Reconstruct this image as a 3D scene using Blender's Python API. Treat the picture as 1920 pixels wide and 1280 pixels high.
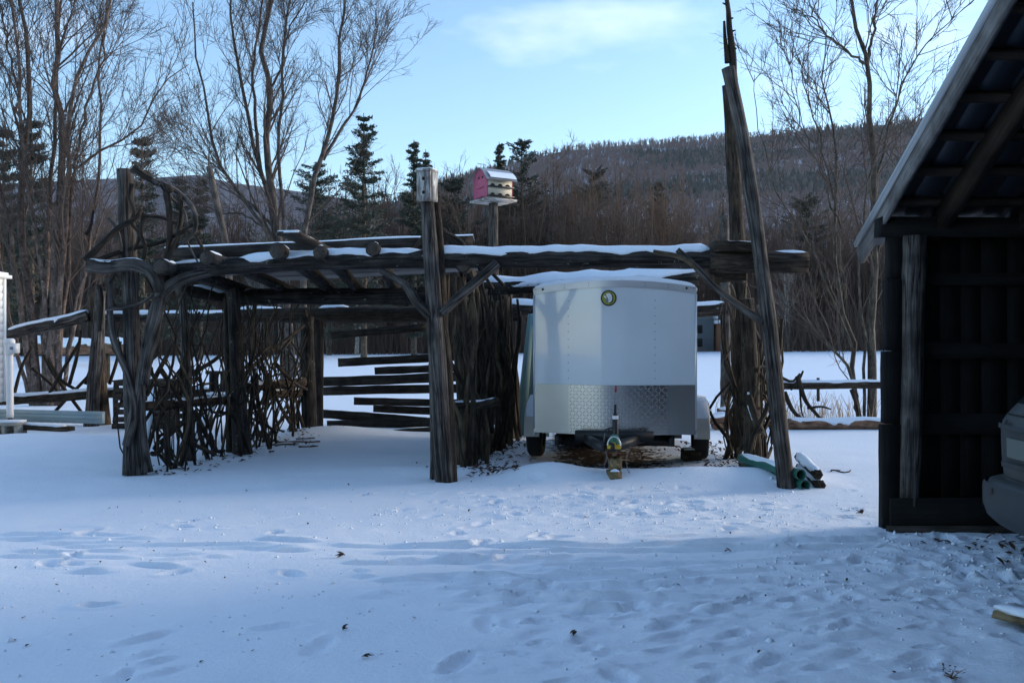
import bpy, math, random
import numpy as np
from mathutils import Vector, Matrix

for o in list(bpy.data.objects):
    bpy.data.objects.remove(o)
S = bpy.context.scene
COL = S.collection
rng = np.random.default_rng(7)
random.seed(7)
R = math.radians

# ------------------------------------------------------------------ camera
FPX, CZ = 1707.0, 1.55
cam = bpy.data.cameras.new('camera')
camo = bpy.data.objects.new('camera', cam)
COL.objects.link(camo)
camo.location = (0, 0, CZ)
camo.rotation_euler = (R(90), 0, 0)
cam.sensor_width = 36
cam.lens = 36 * FPX / 1920
cam.clip_start = 0.05
cam.clip_end = 8000
S.camera = camo
S.render.resolution_x, S.render.resolution_y = 1024, 682

# ------------------------------------------------------------------ light
SUN_EL, SUN_AZ = R(13.0), R(70.0)      # azimuth clockwise from +Y (view direction)
W = bpy.data.worlds.new('World')
S.world = W
W.use_nodes = True
nt = W.node_tree
nt.nodes.clear()
n_out = nt.nodes.new('ShaderNodeOutputWorld')
n_bg = nt.nodes.new('ShaderNodeBackground')
n_sky = nt.nodes.new('ShaderNodeTexSky')
n_sky.sky_type = 'NISHITA'
n_sky.sun_disc = False
n_sky.sun_elevation = SUN_EL
n_sky.sun_rotation = SUN_AZ
n_sky.air_density = 1.0
n_sky.dust_density = 0.35
n_sky.ozone_density = 2.6
n_bg.inputs['Strength'].default_value = 0.15
tc = nt.nodes.new('ShaderNodeTexCoord')
mp = nt.nodes.new('ShaderNodeMapping')
mp.inputs['Scale'].default_value = (1.0, 1.0, 2.6)
mp.inputs['Location'].default_value = (2.0, 8.75, 1.29)
cn = nt.nodes.new('ShaderNodeTexNoise')
cn.inputs['Scale'].default_value = 2.6
cn.inputs['Detail'].default_value = 6
cn.inputs['Roughness'].default_value = 0.5
cr = nt.nodes.new('ShaderNodeValToRGB')
cr.color_ramp.elements[0].position = 0.55
cr.color_ramp.elements[1].position = 0.80
cr.color_ramp.elements[1].color = (0.6, 0.6, 0.6, 1)
cm = nt.nodes.new('ShaderNodeMix')
cm.data_type = 'RGBA'
cm.inputs['B'].default_value = (6.2, 6.3, 6.7, 1)
L = nt.links.new
L(tc.outputs['Generated'], mp.inputs['Vector'])
L(mp.outputs['Vector'], cn.inputs['Vector'])
L(cn.outputs['Fac'], cr.inputs['Fac'])
L(cr.outputs['Color'], cm.inputs['Factor'])
L(n_sky.outputs['Color'], cm.inputs['A'])
L(cm.outputs['Result'], n_bg.inputs['Color'])
L(n_bg.outputs['Background'], n_out.inputs['Surface'])

sl = bpy.data.lights.new('sun', 'SUN')
sl.energy = 1.5
sl.angle = R(17)
sl.color = (1.0, 0.86, 0.70)
so = bpy.data.objects.new('sun', sl)
COL.objects.link(so)
sd = Vector((math.sin(SUN_AZ) * math.cos(SUN_EL), math.cos(SUN_AZ) * math.cos(SUN_EL), math.sin(SUN_EL)))
so.rotation_euler = (-sd).to_track_quat('-Z', 'Y').to_euler()
so.location = (20, 5, 15)

S.view_settings.view_transform = 'Standard'
S.view_settings.look = 'None'
S.view_settings.gamma = 1
S.view_settings.use_curve_mapping = False
S.view_settings.exposure = 1.25

# ------------------------------------------------------------------ noise
def _h(i, j, s):
    n = np.sin(i * 127.1 + j * 311.7 + s * 74.7) * 43758.5453
    return n - np.floor(n)

def vnoise(x, y, s=0):
    x = np.asarray(x, float); y = np.asarray(y, float)
    i = np.floor(x); j = np.floor(y)
    u = x - i; v = y - j
    u = u * u * (3 - 2 * u); v = v * v * (3 - 2 * v)
    a = _h(i, j, s); b = _h(i + 1, j, s); c = _h(i, j + 1, s); d = _h(i + 1, j + 1, s)
    return (a * (1 - u) + b * u) * (1 - v) + (c * (1 - u) + d * u) * v * 1.0

def fbm(x, y, s=0, o=4):
    t = 0; a = 0.5
    for k in range(o):
        t = t + a * (vnoise(x * 2 ** k, y * 2 ** k, s + k * 3.1) - 0.5)
        a *= 0.5
    return t

def sstep(a, b, x):
    t = np.clip((x - a) / (b - a), 0, 1)
    return t * t * (3 - 2 * t)

def at(px, py, d):
    """a point seen at this pixel of the photograph, d metres away"""
    return np.array([(px - 960) / FPX * d, d, CZ - (py - 640) / FPX * d])

# ------------------------------------------------------------------ materials
def mat(name):
    m = bpy.data.materials.new(name)
    m.use_nodes = True
    t = m.node_tree
    return m, t, t.nodes['Principled BSDF']

def plain(name, c, rough=0.6, metal=0.0, coat=0.0, var=0.12, vs=8.0, bump=0.0):
    m, t, b = mat(name)
    b.inputs['Roughness'].default_value = rough
    b.inputs['Metallic'].default_value = metal
    b.inputs['Coat Weight'].default_value = coat
    tcn = t.nodes.new('ShaderNodeTexCoord')
    nz = t.nodes.new('ShaderNodeTexNoise')
    nz.inputs['Scale'].default_value = vs
    nz.inputs['Detail'].default_value = 5
    t.links.new(tcn.outputs['Object'], nz.inputs['Vector'])
    mx = t.nodes.new('ShaderNodeMix'); mx.data_type = 'RGBA'
    mx.inputs['A'].default_value = (*[v * (1 - var) for v in c], 1)
    mx.inputs['B'].default_value = (*[min(1, v * (1 + var)) for v in c], 1)
    t.links.new(nz.outputs['Fac'], mx.inputs['Factor'])
    t.links.new(mx.outputs['Result'], b.inputs['Base Color'])
    if bump:
        bp = t.nodes.new('ShaderNodeBump')
        bp.inputs['Strength'].default_value = bump
        bp.inputs['Distance'].default_value = 0.01
        t.links.new(nz.outputs['Fac'], bp.inputs['Height'])
        t.links.new(bp.outputs['Normal'], b.inputs['Normal'])
    return m

def wood(name, dark, light, sc=(26, 26, 2.2), rough=0.85, bump=0.6, moss=None, mossamt=0.62, blotch=None, dist=0.012, crack=False):
    """weathered wood or bark; grain runs along the third component of the 'grain' attribute"""
    m, t, b = mat(name)
    N = t.nodes.new; K = t.links.new
    b.inputs['Roughness'].default_value = rough
    b.inputs['Specular IOR Level'].default_value = 0.25
    a = N('ShaderNodeAttribute'); a.attribute_name = 'grain'
    oi = N('ShaderNodeObjectInfo')
    ad = N('ShaderNodeVectorMath'); ad.operation = 'ADD'
    sc0 = N('ShaderNodeVectorMath'); sc0.operation = 'SCALE'
    sc0.inputs[0].default_value = (3.7, 5.1, 9.3)
    K(oi.outputs['Random'], sc0.inputs['Scale'])
    K(a.outputs['Vector'], ad.inputs[0]); K(sc0.outputs['Vector'], ad.inputs[1])
    mpn = N('ShaderNodeMapping'); mpn.inputs['Scale'].default_value = sc
    K(ad.outputs['Vector'], mpn.inputs['Vector'])
    n1 = N('ShaderNodeTexNoise'); n1.inputs['Scale'].default_value = 1.0
    n1.inputs['Detail'].default_value = 7; n1.inputs['Roughness'].default_value = 0.65
    n1.inputs['Distortion'].default_value = 0.6
    K(mpn.outputs['Vector'], n1.inputs['Vector'])
    rp = N('ShaderNodeValToRGB')
    rp.color_ramp.elements[0].position = 0.38; rp.color_ramp.elements[0].color = (*dark, 1)
    rp.color_ramp.elements[1].position = 0.66; rp.color_ramp.elements[1].color = (*light, 1)
    K(n1.outputs['Fac'], rp.inputs['Fac'])
    n2 = N('ShaderNodeTexNoise'); n2.inputs['Scale'].default_value = 5.0
    n2.inputs['Detail'].default_value = 6
    K(ad.outputs['Vector'], n2.inputs['Vector'])
    col = rp.outputs['Color']
    mx = N('ShaderNodeMix'); mx.data_type = 'RGBA'; mx.blend_type = 'MULTIPLY'
    mx.inputs['Factor'].default_value = 0.75
    r2 = N('ShaderNodeValToRGB')
    r2.color_ramp.elements[0].position = 0.35; r2.color_ramp.elements[0].color = (0.30, 0.28, 0.27, 1)
    r2.color_ramp.elements[1].position = 0.68; r2.color_ramp.elements[1].color = (1.15, 1.12, 1.1, 1)
    K(n2.outputs['Fac'], r2.inputs['Fac'])
    K(col, mx.inputs['A']); K(r2.outputs['Color'], mx.inputs['B'])
    col = mx.outputs['Result']
    if crack:   # long drying checks along the grain
        mc = N('ShaderNodeMapping'); mc.inputs['Scale'].default_value = (9, 9, 0.55)
        K(ad.outputs['Vector'], mc.inputs['Vector'])
        n4 = N('ShaderNodeTexNoise'); n4.inputs['Scale'].default_value = 1.0; n4.inputs['Detail'].default_value = 2
        K(mc.outputs['Vector'], n4.inputs['Vector'])
        r4 = N('ShaderNodeValToRGB'); e = r4.color_ramp.elements
        e[0].position = 0.475; e[0].color = (1, 1, 1, 1); e[1].position = 0.5; e[1].color = (0.12, 0.1, 0.09, 1)
        x = e.new(0.525); x.color = (1, 1, 1, 1)
        K(n4.outputs['Fac'], r4.inputs['Fac'])
        m4 = N('ShaderNodeMix'); m4.data_type = 'RGBA'; m4.blend_type = 'MULTIPLY'; m4.inputs['Factor'].default_value = 0.9
        K(col, m4.inputs['A']); K(r4.outputs['Color'], m4.inputs['B']); col = m4.outputs['Result']
    if moss:
        n3 = N('ShaderNodeTexNoise'); n3.inputs['Scale'].default_value = 11.0
        n3.inputs['Detail'].default_value = 8; n3.inputs['Roughness'].default_value = 0.7
        K(ad.outputs['Vector'], n3.inputs['Vector'])
        r3 = N('ShaderNodeValToRGB')
        r3.color_ramp.elements[0].position = mossamt
        r3.color_ramp.elements[1].position = mossamt + 0.05
        K(n3.outputs['Fac'], r3.inputs['Fac'])
        m3 = N('ShaderNodeMix'); m3.data_type = 'RGBA'
        m3.inputs['B'].default_value = (*moss, 1)
        K(r3.outputs['Color'], m3.inputs['Factor']); K(col, m3.inputs['A'])
        col = m3.outputs['Result']
    K(col, b.inputs['Base Color'])
    bp = N('ShaderNodeBump'); bp.inputs['Strength'].default_value = bump
    bp.inputs['Distance'].default_value = dist
    K(n1.outputs['Fac'], bp.inputs['Height']); K(bp.outputs['Normal'], b.inputs['Normal'])
    return m

M = {}
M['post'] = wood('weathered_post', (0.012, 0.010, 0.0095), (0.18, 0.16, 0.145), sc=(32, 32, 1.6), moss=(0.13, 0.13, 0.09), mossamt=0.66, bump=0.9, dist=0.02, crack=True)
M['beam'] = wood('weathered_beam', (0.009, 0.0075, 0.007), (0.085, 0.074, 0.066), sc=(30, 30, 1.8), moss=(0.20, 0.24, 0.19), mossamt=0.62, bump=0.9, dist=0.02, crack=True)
M['stick'] = wood('weathered_stick', (0.012, 0.009, 0.007), (0.065, 0.05, 0.036), sc=(40, 40, 4))
M['stick2'] = wood('pale_stick', (0.04, 0.03, 0.02), (0.17, 0.13, 0.085), sc=(40, 40, 4))
M['barkpost'] = wood('rough_bark_post', (0.014, 0.010, 0.008), (0.11, 0.08, 0.054), sc=(36, 36, 4), bump=1.0, moss=(0.10, 0.11, 0.05), mossamt=0.64, dist=0.03)
M['plank'] = wood('grey_plank', (0.018, 0.015, 0.013), (0.085, 0.073, 0.062), sc=(60, 60, 2))
M['endgrain'] = wood('cut_log_end', (0.05, 0.04, 0.035), (0.13, 0.11, 0.09), sc=(70, 70, 70))
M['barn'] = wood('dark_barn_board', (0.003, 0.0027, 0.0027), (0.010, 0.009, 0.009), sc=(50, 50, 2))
M['raft'] = wood('roof_timber', (0.018, 0.012, 0.008), (0.06, 0.04, 0.028), sc=(50, 50, 2))
M['bark1'] = wood('speckled_bark', (0.07, 0.048, 0.038), (0.22, 0.165, 0.14), sc=(14, 14, 9), bump=0.7, moss=(0.42, 0.38, 0.35), mossamt=0.64)
M['bark2'] = wood('grey_bark', (0.045, 0.038, 0.033), (0.15, 0.13, 0.115), sc=(16, 16, 5), bump=0.6, moss=(0.22, 0.21, 0.18), mossamt=0.68)
M['bark3'] = wood('brown_bark', (0.05, 0.04, 0.03), (0.17, 0.14, 0.105), sc=(16, 16, 5), bump=0.6)
M['birch'] = wood('pale_birch_bark', (0.20, 0.18, 0.16), (0.50, 0.47, 0.43), sc=(6, 6, 20), bump=0.2)
M['twig'] = plain('twig_bark', (0.075, 0.052, 0.042), 0.8, var=0.3, vs=2)
M['woodtwig'] = plain('wood_twigs', (0.080, 0.048, 0.034), 0.85, var=0.4, vs=0.2)
M['needle'] = plain('conifer_needles', (0.016, 0.026, 0.016), 0.7, var=0.5, vs=1.5)
M['needle_far'] = plain('far_conifer_needles', (0.018, 0.028, 0.024), 0.8, var=0.4, vs=0.05)
M['hilltwig'] = plain('far_bare_trees', (0.15, 0.11, 0.11), 0.9, var=0.35, vs=0.03)
M['fascia'] = wood('grey_fascia', (0.14, 0.13, 0.125), (0.30, 0.29, 0.28), sc=(50, 50, 2))
M['galv'] = plain('galvanised_metal', (0.42, 0.44, 0.45), 0.42, 0.75, var=0.15, vs=3)
M['roofmetal'] = plain('dark_roof_metal', (0.035, 0.04, 0.05), 0.42, 0.5, var=0.2, vs=2)
M['sheet'] = plain('old_roof_sheet', (0.06, 0.055, 0.05), 0.5, 0.3, var=0.3, vs=4)
M['teal'] = plain('teal_painted_metal', (0.18, 0.30, 0.30), 0.5, 0.1, var=0.12, vs=4)
M['greybeam'] = plain('grey_blue_metal', (0.28, 0.36, 0.38), 0.5, 0.2, var=0.1, vs=5)
M['white'] = plain('white_trailer_paint', (0.60, 0.64, 0.67), 0.16, 0, 0.8, var=0.07, vs=2.2)
M['whitewash'] = wood('peeling_white_paint', (0.14, 0.13, 0.12), (0.72, 0.71, 0.68), sc=(30, 30, 6), rough=0.8)
M['housewhite'] = plain('white_clapboard', (0.74, 0.75, 0.74), 0.6, var=0.05)
M['pvc'] = plain('white_plastic_pipe', (0.72, 0.70, 0.68), 0.4, var=0.06)
M['black'] = plain('black_painted_steel', (0.012, 0.012, 0.013), 0.45, 0.1, var=0.3)
M['hole'] = plain('dark_hole', (0.006, 0.006, 0.006), 0.95)
M['rubber'] = plain('tyre_rubber', (0.016, 0.016, 0.016), 0.9, var=0.3)
M['rim'] = plain('steel_rim', (0.40, 0.40, 0.40), 0.5, 0.6, var=0.1)
M['fender'] = plain('dirty_white_fender', (0.52, 0.48, 0.41), 0.5, var=0.1, vs=6)
M['alu'] = plain('brushed_aluminium', (0.62, 0.63, 0.64), 0.38, 0.7, var=0.06, vs=3)
M['kick'] = plain('smooth_aluminium_sheet', (0.36, 0.37, 0.37), 0.33, 0.9, var=0.12, vs=3)
M['yellow'] = plain('yellow_paint', (0.55, 0.36, 0.02), 0.5)
M['emblemyellow'] = plain('emblem_yellow', (0.30, 0.29, 0.03), 0.5)
M['emblemwhite'] = plain('emblem_white', (0.75, 0.75, 0.78), 0.5)
M['emblemgrey'] = plain('emblem_blue_grey', (0.16, 0.19, 0.30), 0.5)
M['green'] = plain('green_coupler_paint', (0.03, 0.15, 0.09), 0.35)
M['greenpipe'] = plain('green_plastic_pipe', (0.025, 0.12, 0.09), 0.4, var=0.2)
M['steel'] = plain('dull_steel', (0.25, 0.25, 0.25), 0.5, 0.8)
M['red'] = plain('red_reflector', (0.40, 0.02, 0.02), 0.3)
M['redpaint'] = plain('dark_red_paint', (0.30, 0.03, 0.035), 0.6)
M['pink'] = plain('faded_pink_paint', (0.40, 0.085, 0.15), 0.75, var=0.35, vs=22)
M['cream'] = plain('cream_painted_metal', (0.50, 0.45, 0.36), 0.6, var=0.22, vs=16)
M['block'] = wood('sawn_wood_block', (0.14, 0.10, 0.05), (0.34, 0.26, 0.14), sc=(30, 30, 3), bump=0.3)
M['cinder'] = plain('concrete_block', (0.30, 0.29, 0.25), 0.95, var=0.2, vs=30, bump=0.4)
M['firewood'] = wood('split_firewood', (0.14, 0.07, 0.045), (0.36, 0.22, 0.14), sc=(30, 30, 3))
M['car'] = plain('dusty_grey_car_paint', (0.042, 0.048, 0.049), 0.55, 0.15, 0.05, var=0.35, vs=5)
M['bumper'] = plain('grey_plastic_bumper', (0.026, 0.03, 0.032), 0.65, var=0.3, vs=7)
M['glass'] = plain('dark_car_glass', (0.02, 0.025, 0.028), 0.08, 0, 0.3)
M['plate'] = plain('licence_plate', (0.10, 0.115, 0.10), 0.5, var=0.1)
M['leaf'] = plain('dead_leaves', (0.075, 0.04, 0.022), 0.8, var=0.5, vs=9)
M['grass'] = plain('dry_grass', (0.32, 0.22, 0.13), 0.8, var=0.3)
M['farwall'] = plain('grey_house_siding', (0.10, 0.115, 0.125), 0.7, var=0.1)
M['farbrown'] = plain('brown_house_siding', (0.24, 0.11, 0.06), 0.7, var=0.1)
M['corro'] = plain('grey_birdhouse_roof', (0.36, 0.36, 0.37), 0.45, 0.5, var=0.1)

# snow with dirt mask
def snow_mat(name, dirt):
    m, t, b = mat(name)
    N = t.nodes.new; K = t.links.new
    b.inputs['Roughness'].default_value = 0.65
    b.inputs['Specular IOR Level'].default_value = 0.25
    tcn = N('ShaderNodeTexCoord')
    n1 = N('ShaderNodeTexNoise'); n1.inputs['Scale'].default_value = 30; n1.inputs['Detail'].default_value = 8
    n1.inputs['Roughness'].default_value = 0.7
    n2 = N('ShaderNodeTexNoise'); n2.inputs['Scale'].default_value = 1.3; n2.inputs['Detail'].default_value = 4
    K(tcn.outputs['Object'], n1.inputs['Vector']); K(tcn.outputs['Object'], n2.inputs['Vector'])
    mx = N('ShaderNodeMix'); mx.data_type = 'RGBA'
    mx.inputs['A'].default_value = (0.76, 0.82, 0.90, 1); mx.inputs['B'].default_value = (0.84, 0.89, 0.94, 1)
    K(n2.outputs['Fac'], mx.inputs['Factor'])
    col = mx.outputs['Result']
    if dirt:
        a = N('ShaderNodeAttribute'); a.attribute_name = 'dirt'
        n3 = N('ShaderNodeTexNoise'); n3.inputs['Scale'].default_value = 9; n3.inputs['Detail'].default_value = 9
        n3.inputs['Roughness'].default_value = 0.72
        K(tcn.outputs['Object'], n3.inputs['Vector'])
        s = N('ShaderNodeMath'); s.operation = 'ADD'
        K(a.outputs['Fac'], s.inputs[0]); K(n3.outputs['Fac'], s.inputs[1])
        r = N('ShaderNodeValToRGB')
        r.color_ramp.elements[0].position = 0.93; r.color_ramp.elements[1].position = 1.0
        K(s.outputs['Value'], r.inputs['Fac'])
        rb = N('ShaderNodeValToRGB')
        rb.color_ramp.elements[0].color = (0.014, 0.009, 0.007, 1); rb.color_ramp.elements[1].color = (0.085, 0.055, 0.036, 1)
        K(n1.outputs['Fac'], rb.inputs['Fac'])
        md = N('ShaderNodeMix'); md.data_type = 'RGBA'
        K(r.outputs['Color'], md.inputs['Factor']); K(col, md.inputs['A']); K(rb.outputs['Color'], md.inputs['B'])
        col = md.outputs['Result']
    K(col, b.inputs['Base Color'])
    bp = N('ShaderNodeBump'); bp.inputs['Strength'].default_value = 0.6; bp.inputs['Distance'].default_value = 0.018
    K(n1.outputs['Fac'], bp.inputs['Height']); K(bp.outputs['Normal'], b.inputs['Normal'])
    return m
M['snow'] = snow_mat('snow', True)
M['snowcap'] = snow_mat('snow_cap', False)

def tread_mat():
    m, t, b = mat('diamond_tread_plate')
    N = t.nodes.new; K = t.links.new
    b.inputs['Metallic'].default_value = 1.0
    b.inputs['Roughness'].default_value = 0.27
    b.inputs['Base Color'].default_value = (0.42, 0.42, 0.41, 1)
    tcn = N('ShaderNodeTexCoord')
    sp = N('ShaderNodeSeparateXYZ'); K(tcn.outputs['Object'], sp.inputs[0])
    def ma(op, a, bb=None, c=None):
        n = N('ShaderNodeMath'); n.operation = op
        for k, v in enumerate((a, bb, c)):
            if v is None: continue
            if isinstance(v, (int, float)): n.inputs[k].default_value = v
            else: K(v, n.inputs[k])
        return n.outputs[0]
    u = ma('MULTIPLY', sp.outputs['X'], 24.0); v = ma('MULTIPLY', sp.outputs['Z'], 24.0)
    fu = ma('SUBTRACT', ma('FRACT', u), 0.5); fv = ma('SUBTRACT', ma('FRACT', v), 0.5)
    par = ma('MODULO', ma('ABSOLUTE', ma('ADD', ma('FLOOR', u), ma('FLOOR', v))), 2.0)
    sg = ma('SUBTRACT', ma('MULTIPLY', par, 2.0), 1.0)
    fu2 = ma('MULTIPLY', fu, sg)
    p = ma('MULTIPLY', ma('ADD', fu2, fv), 0.7071); q = ma('MULTIPLY', ma('SUBTRACT', fu2, fv), 0.7071)
    d = ma('ADD', ma('POWER', ma('DIVIDE', p, 0.50), 2.0), ma('POWER', ma('DIVIDE', q, 0.16), 2.0))
    h = N('ShaderNodeMapRange'); h.interpolation_type = 'SMOOTHSTEP'
    K(d, h.inputs[0]); h.inputs[1].default_value = 1.0; h.inputs[2].default_value = 0.3
    bp = N('ShaderNodeBump'); bp.inputs['Strength'].default_value = 1.0; bp.inputs['Distance'].default_value = 0.004
    K(h.outputs[0], bp.inputs['Height']); K(bp.outputs['Normal'], b.inputs['Normal'])
    return m
M['tread'] = tread_mat()

def hill_mat():
    m, t, b = mat('wooded_hill_floor')
    N = t.nodes.new; K = t.links.new
    b.inputs['Roughness'].default_value = 1.0
    b.inputs['Specular IOR Level'].default_value = 0.0
    tcn = N('ShaderNodeTexCoord')
    n1 = N('ShaderNodeTexNoise'); n1.inputs['Scale'].default_value = 0.02; n1.inputs['Detail'].default_value = 9
    n1.inputs['Roughness'].default_value = 0.75
    K(tcn.outputs['Object'], n1.inputs['Vector'])
    r = N('ShaderNodeValToRGB')
    r.color_ramp.elements[0].position = 0.40; r.color_ramp.elements[0].color = (0.09, 0.075, 0.085, 1)
    r.color_ramp.elements[1].position = 0.66; r.color_ramp.elements[1].color = (0.50, 0.51, 0.55, 1)
    K(n1.outputs['Fac'], r.inputs['Fac']); K(r.outputs['Color'], b.inputs['Base Color'])
    return m
M['hill'] = hill_mat()
M['hill_far'] = hill_mat()
_e = [n for n in M['hill_far'].node_tree.nodes if n.type == 'VALTORGB'][0].color_ramp.elements
_e[0].color = (0.05, 0.042, 0.05, 1); _e[1].color = (0.20, 0.19, 0.22, 1)

# ------------------------------------------------------------------ mesh builder
def frames(P):
    """P (n,k,3) -> tangents, two normals (parallel-ish)"""
    T = np.gradient(P, axis=1)
    T /= np.linalg.norm(T, axis=2, keepdims=True) + 1e-9
    mean = T.mean(axis=1, keepdims=True)
    ref = np.where(np.abs(mean[..., 2:3]) > 0.75, np.array([[[1.0, 0.15, 0]]]), np.array([[[0.0, 0.0, 1.0]]]))
    A = np.cross(T, np.broadcast_to(ref, T.shape))
    A /= np.linalg.norm(A, axis=2, keepdims=True) + 1e-9
    B = np.cross(T, A)
    return T, A, B

class MB:
    def __init__(s):
        s.V = []; s.G = []; s.Q = []; s.T = []; s.n = 0
    def add(s, v, q=None, t=None, g=None):
        v = np.asarray(v, float).reshape(-1, 3)
        s.V.append(v); s.G.append(v if g is None else np.asarray(g, float).reshape(-1, 3))
        if q is not None and len(q): s.Q.append(np.asarray(q, int).reshape(-1, 4) + s.n)
        if t is not None and len(t): s.T.append(np.asarray(t, int).reshape(-1, 3) + s.n)
        s.n += len(v)
        return s
    def tubes(s, P, Rr, sides=5, cap=False):
        P = np.asarray(P, float); Rr = np.asarray(Rr, float)
        n, k, _ = P.shape
        T, A, B = frames(P)
        th = np.arange(sides) / sides * 2 * np.pi
        c = np.cos(th)[None, None, :, None]; sn = np.sin(th)[None, None, :, None]
        V = P[:, :, None, :] + Rr[:, :, None, None] * (A[:, :, None, :] * c + B[:, :, None, :] * sn)
        ds = np.linalg.norm(np.diff(P, axis=1), axis=2)
        arc = np.concatenate([np.zeros((n, 1)), np.cumsum(ds, axis=1)], axis=1)
        off = rng.random((n, 1, 1)) * 20
        G = np.stack([Rr[:, :, None] * c[..., 0] + off, Rr[:, :, None] * sn[..., 0] + off * 0.7, np.broadcast_to(arc[:, :, None], (n, k, sides)) + off], axis=-1)
        i = np.arange(n)[:, None, None] * k * sides
        j = np.arange(k - 1)[None, :, None] * sides
        a = np.arange(sides)[None, None, :]; b = (a + 1) % sides
        q = np.stack([i + j + a, i + j + b, i + j + sides + b, i + j + sides + a], axis=-1).reshape(-1, 4)
        t = None
        if cap:
            tt = []
            for e in (0, k - 1):
                base = np.arange(n)[:, None] * k * sides + e * sides
                for w in range(1, sides - 1):
                    if e: tt.append(np.stack([base[:, 0], base[:, 0] + w, base[:, 0] + w + 1], axis=1))
                    else: tt.append(np.stack([base[:, 0], base[:, 0] + w + 1, base[:, 0] + w], axis=1))
            t = np.concatenate(tt)
        return s.add(V, q, t, G)
    def log(s, P, r0, r1=None, sides=12, rough=0.10, seg=None, cap=True, knots=True, flare=0.0):
        """one log or branch along a polyline, with an uneven surface"""
        P = np.asarray(P, float)
        r1 = r0 if r1 is None else r1
        d = np.linalg.norm(np.diff(P, axis=0), axis=1)
        arc = np.concatenate([[0], np.cumsum(d)])
        if seg is None: seg = max(4, min(40, int(arc[-1] / max(0.08, r0 * 1.2))))
        t = np.linspace(0, arc[-1], seg + 1)
        P2 = smooth_path(P, arc, t)
        f = t / arc[-1]
        rad = r0 + (r1 - r0) * f
        if flare: rad = rad * (1 + flare * np.exp(-f * 9))
        s1 = rng.random() * 100
        T, A, B = frames(P2[None])
        T, A, B = T[0], A[0], B[0]
        th = np.arange(sides) / sides * 2 * np.pi
        C = np.cos(th)[None]; Sn = np.sin(th)[None]
        nz = fbm(C * 1.6 + s1 + f[:, None] * 0, Sn * 1.6 + t[:, None] * 2.2 + s1, 3, 4) * 2
        nz2 = fbm(C * 5 + s1, Sn * 5 + t[:, None] * 0.6, 9, 2) * 2
        lump = fbm(t[:, None] * 3 + s1, t[:, None] * 0 + 1, 5, 2) * 1.4
        rr = rad[:, None] * (1 + rough * (nz * 1.6 + nz2 * 1.0) + rough * lump)
        V = P2[:, None] + rr[..., None] * (A[:, None] * C[..., None] + B[:, None] * Sn[..., None])
        G = np.stack([rr * C, rr * Sn, np.broadcast_to(t[:, None], rr.shape)], axis=-1)
        k = seg + 1
        j = np.arange(k - 1)[:, None] * sides; a = np.arange(sides)[None]; b = (a + 1) % sides
        q = np.stack([j + a, j + b, j + sides + b, j + sides + a], axis=-1).reshape(-1, 4)
        tt = []
        Vv = V.reshape(-1, 3); Gg = G.reshape(-1, 3)
        if cap:
            c0, c1 = len(Vv), len(Vv) + 1
            Vv = np.concatenate([Vv, P2[:1] - T[:1] * 0.0, P2[-1:]]); Gg = np.concatenate([Gg, [[0, 0, 0]], [[0, 0, arc[-1]]]])
            e = (k - 1) * sides
            for w in range(sides):
                x = (w + 1) % sides
                tt.append((c0, x, w)); tt.append((c1, e + w, e + x))
        return s.add(Vv, q, tt, Gg)
    def board(s, p0, p1, w, th, up=(0, 0, 1), seg=8, warp=0.006, chip=0.004):
        """plank from p0 to p1; w along 'up', th across"""
        p0 = np.asarray(p0, float); p1 = np.asarray(p1, float); up = np.asarray(up, float)
        Ln = np.linalg.norm(p1 - p0); T = (p1 - p0) / Ln
        B = up - T * (up @ T); B /= np.linalg.norm(B)
        A = np.cross(T, B)
        t = np.linspace(0, 1, seg + 1)
        ph = rng.random() * 50
        bow = fbm(t * 2 + ph, t * 0, 2, 2) * warp * 6
        V = []; G = []
        for k in range(seg + 1):
            c = p0 + (p1 - p0) * t[k] + A * bow[k] + B * bow[k] * 0.5
            for (a, b) in ((-1, -1), (1, -1), (1, 1), (-1, 1)):
                j = rng.normal(0, chip, 3)
                V.append(c + A * a * th / 2 + B * b * w / 2 + j)
                G.append((a * th / 2, b * w / 2, t[k] * Ln))
        q = []
        for k in range(seg):
            o = k * 4
            for a in range(4):
                b = (a + 1) % 4
                q.append((o + a, o + b, o + 4 + b, o + 4 + a))
        q.append((3, 2, 1, 0)); e = seg * 4; q.append((e, e + 1, e + 2, e + 3))
        return s.add(V, q, None, G)
    def box(s, c, size, rot=None):
        c = np.asarray(c, float); h = np.asarray(size, float) / 2
        v = np.array([(x, y, z) for z in (-1, 1) for y in (-1, 1) for x in (-1, 1)], float) * h
        g = v.copy()
        ax = int(np.argmax(h))
        if ax != 2: g[:, [ax, 2]] = g[:, [2, ax]]
        if rot is not None: v = v @ np.asarray(rot).T
        return s.add(v + c, [(0, 2, 3, 1), (4, 5, 7, 6), (0, 1, 5, 4), (2, 6, 7, 3), (0, 4, 6, 2), (1, 3, 7, 5)], None, g)
    def lathe(s, prof, c, axis='z', n=24):
        """prof: list of (radius, height)"""
        V = []
        for r, h in prof:
            for k in range(n):
                a = k / n * 2 * math.pi
                x, y, z = r * math.cos(a), r * math.sin(a), h
                V.append({'z': (x, y, z), 'x': (z, x, y), 'y': (y, z, x)}[axis])
        q = []
        for j in range(len(prof) - 1):
            for k in range(n):
                b = (k + 1) % n
                q.append((j * n + k, j * n + b, (j + 1) * n + b, (j + 1) * n + k))
        return s.add(np.array(V) + np.asarray(c, float), q)
    def grid(s, Vg, g=None):
        """Vg (m,n,3) surface"""
        m, n, _ = Vg.shape
        j = np.arange(m - 1)[:, None] * n; i = np.arange(n - 1)[None]
        q = np.stack([j + i, j + i + 1, j + n + i + 1, j + n + i], axis=-1).reshape(-1, 4)
        return s.add(Vg, q, None, g)
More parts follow.
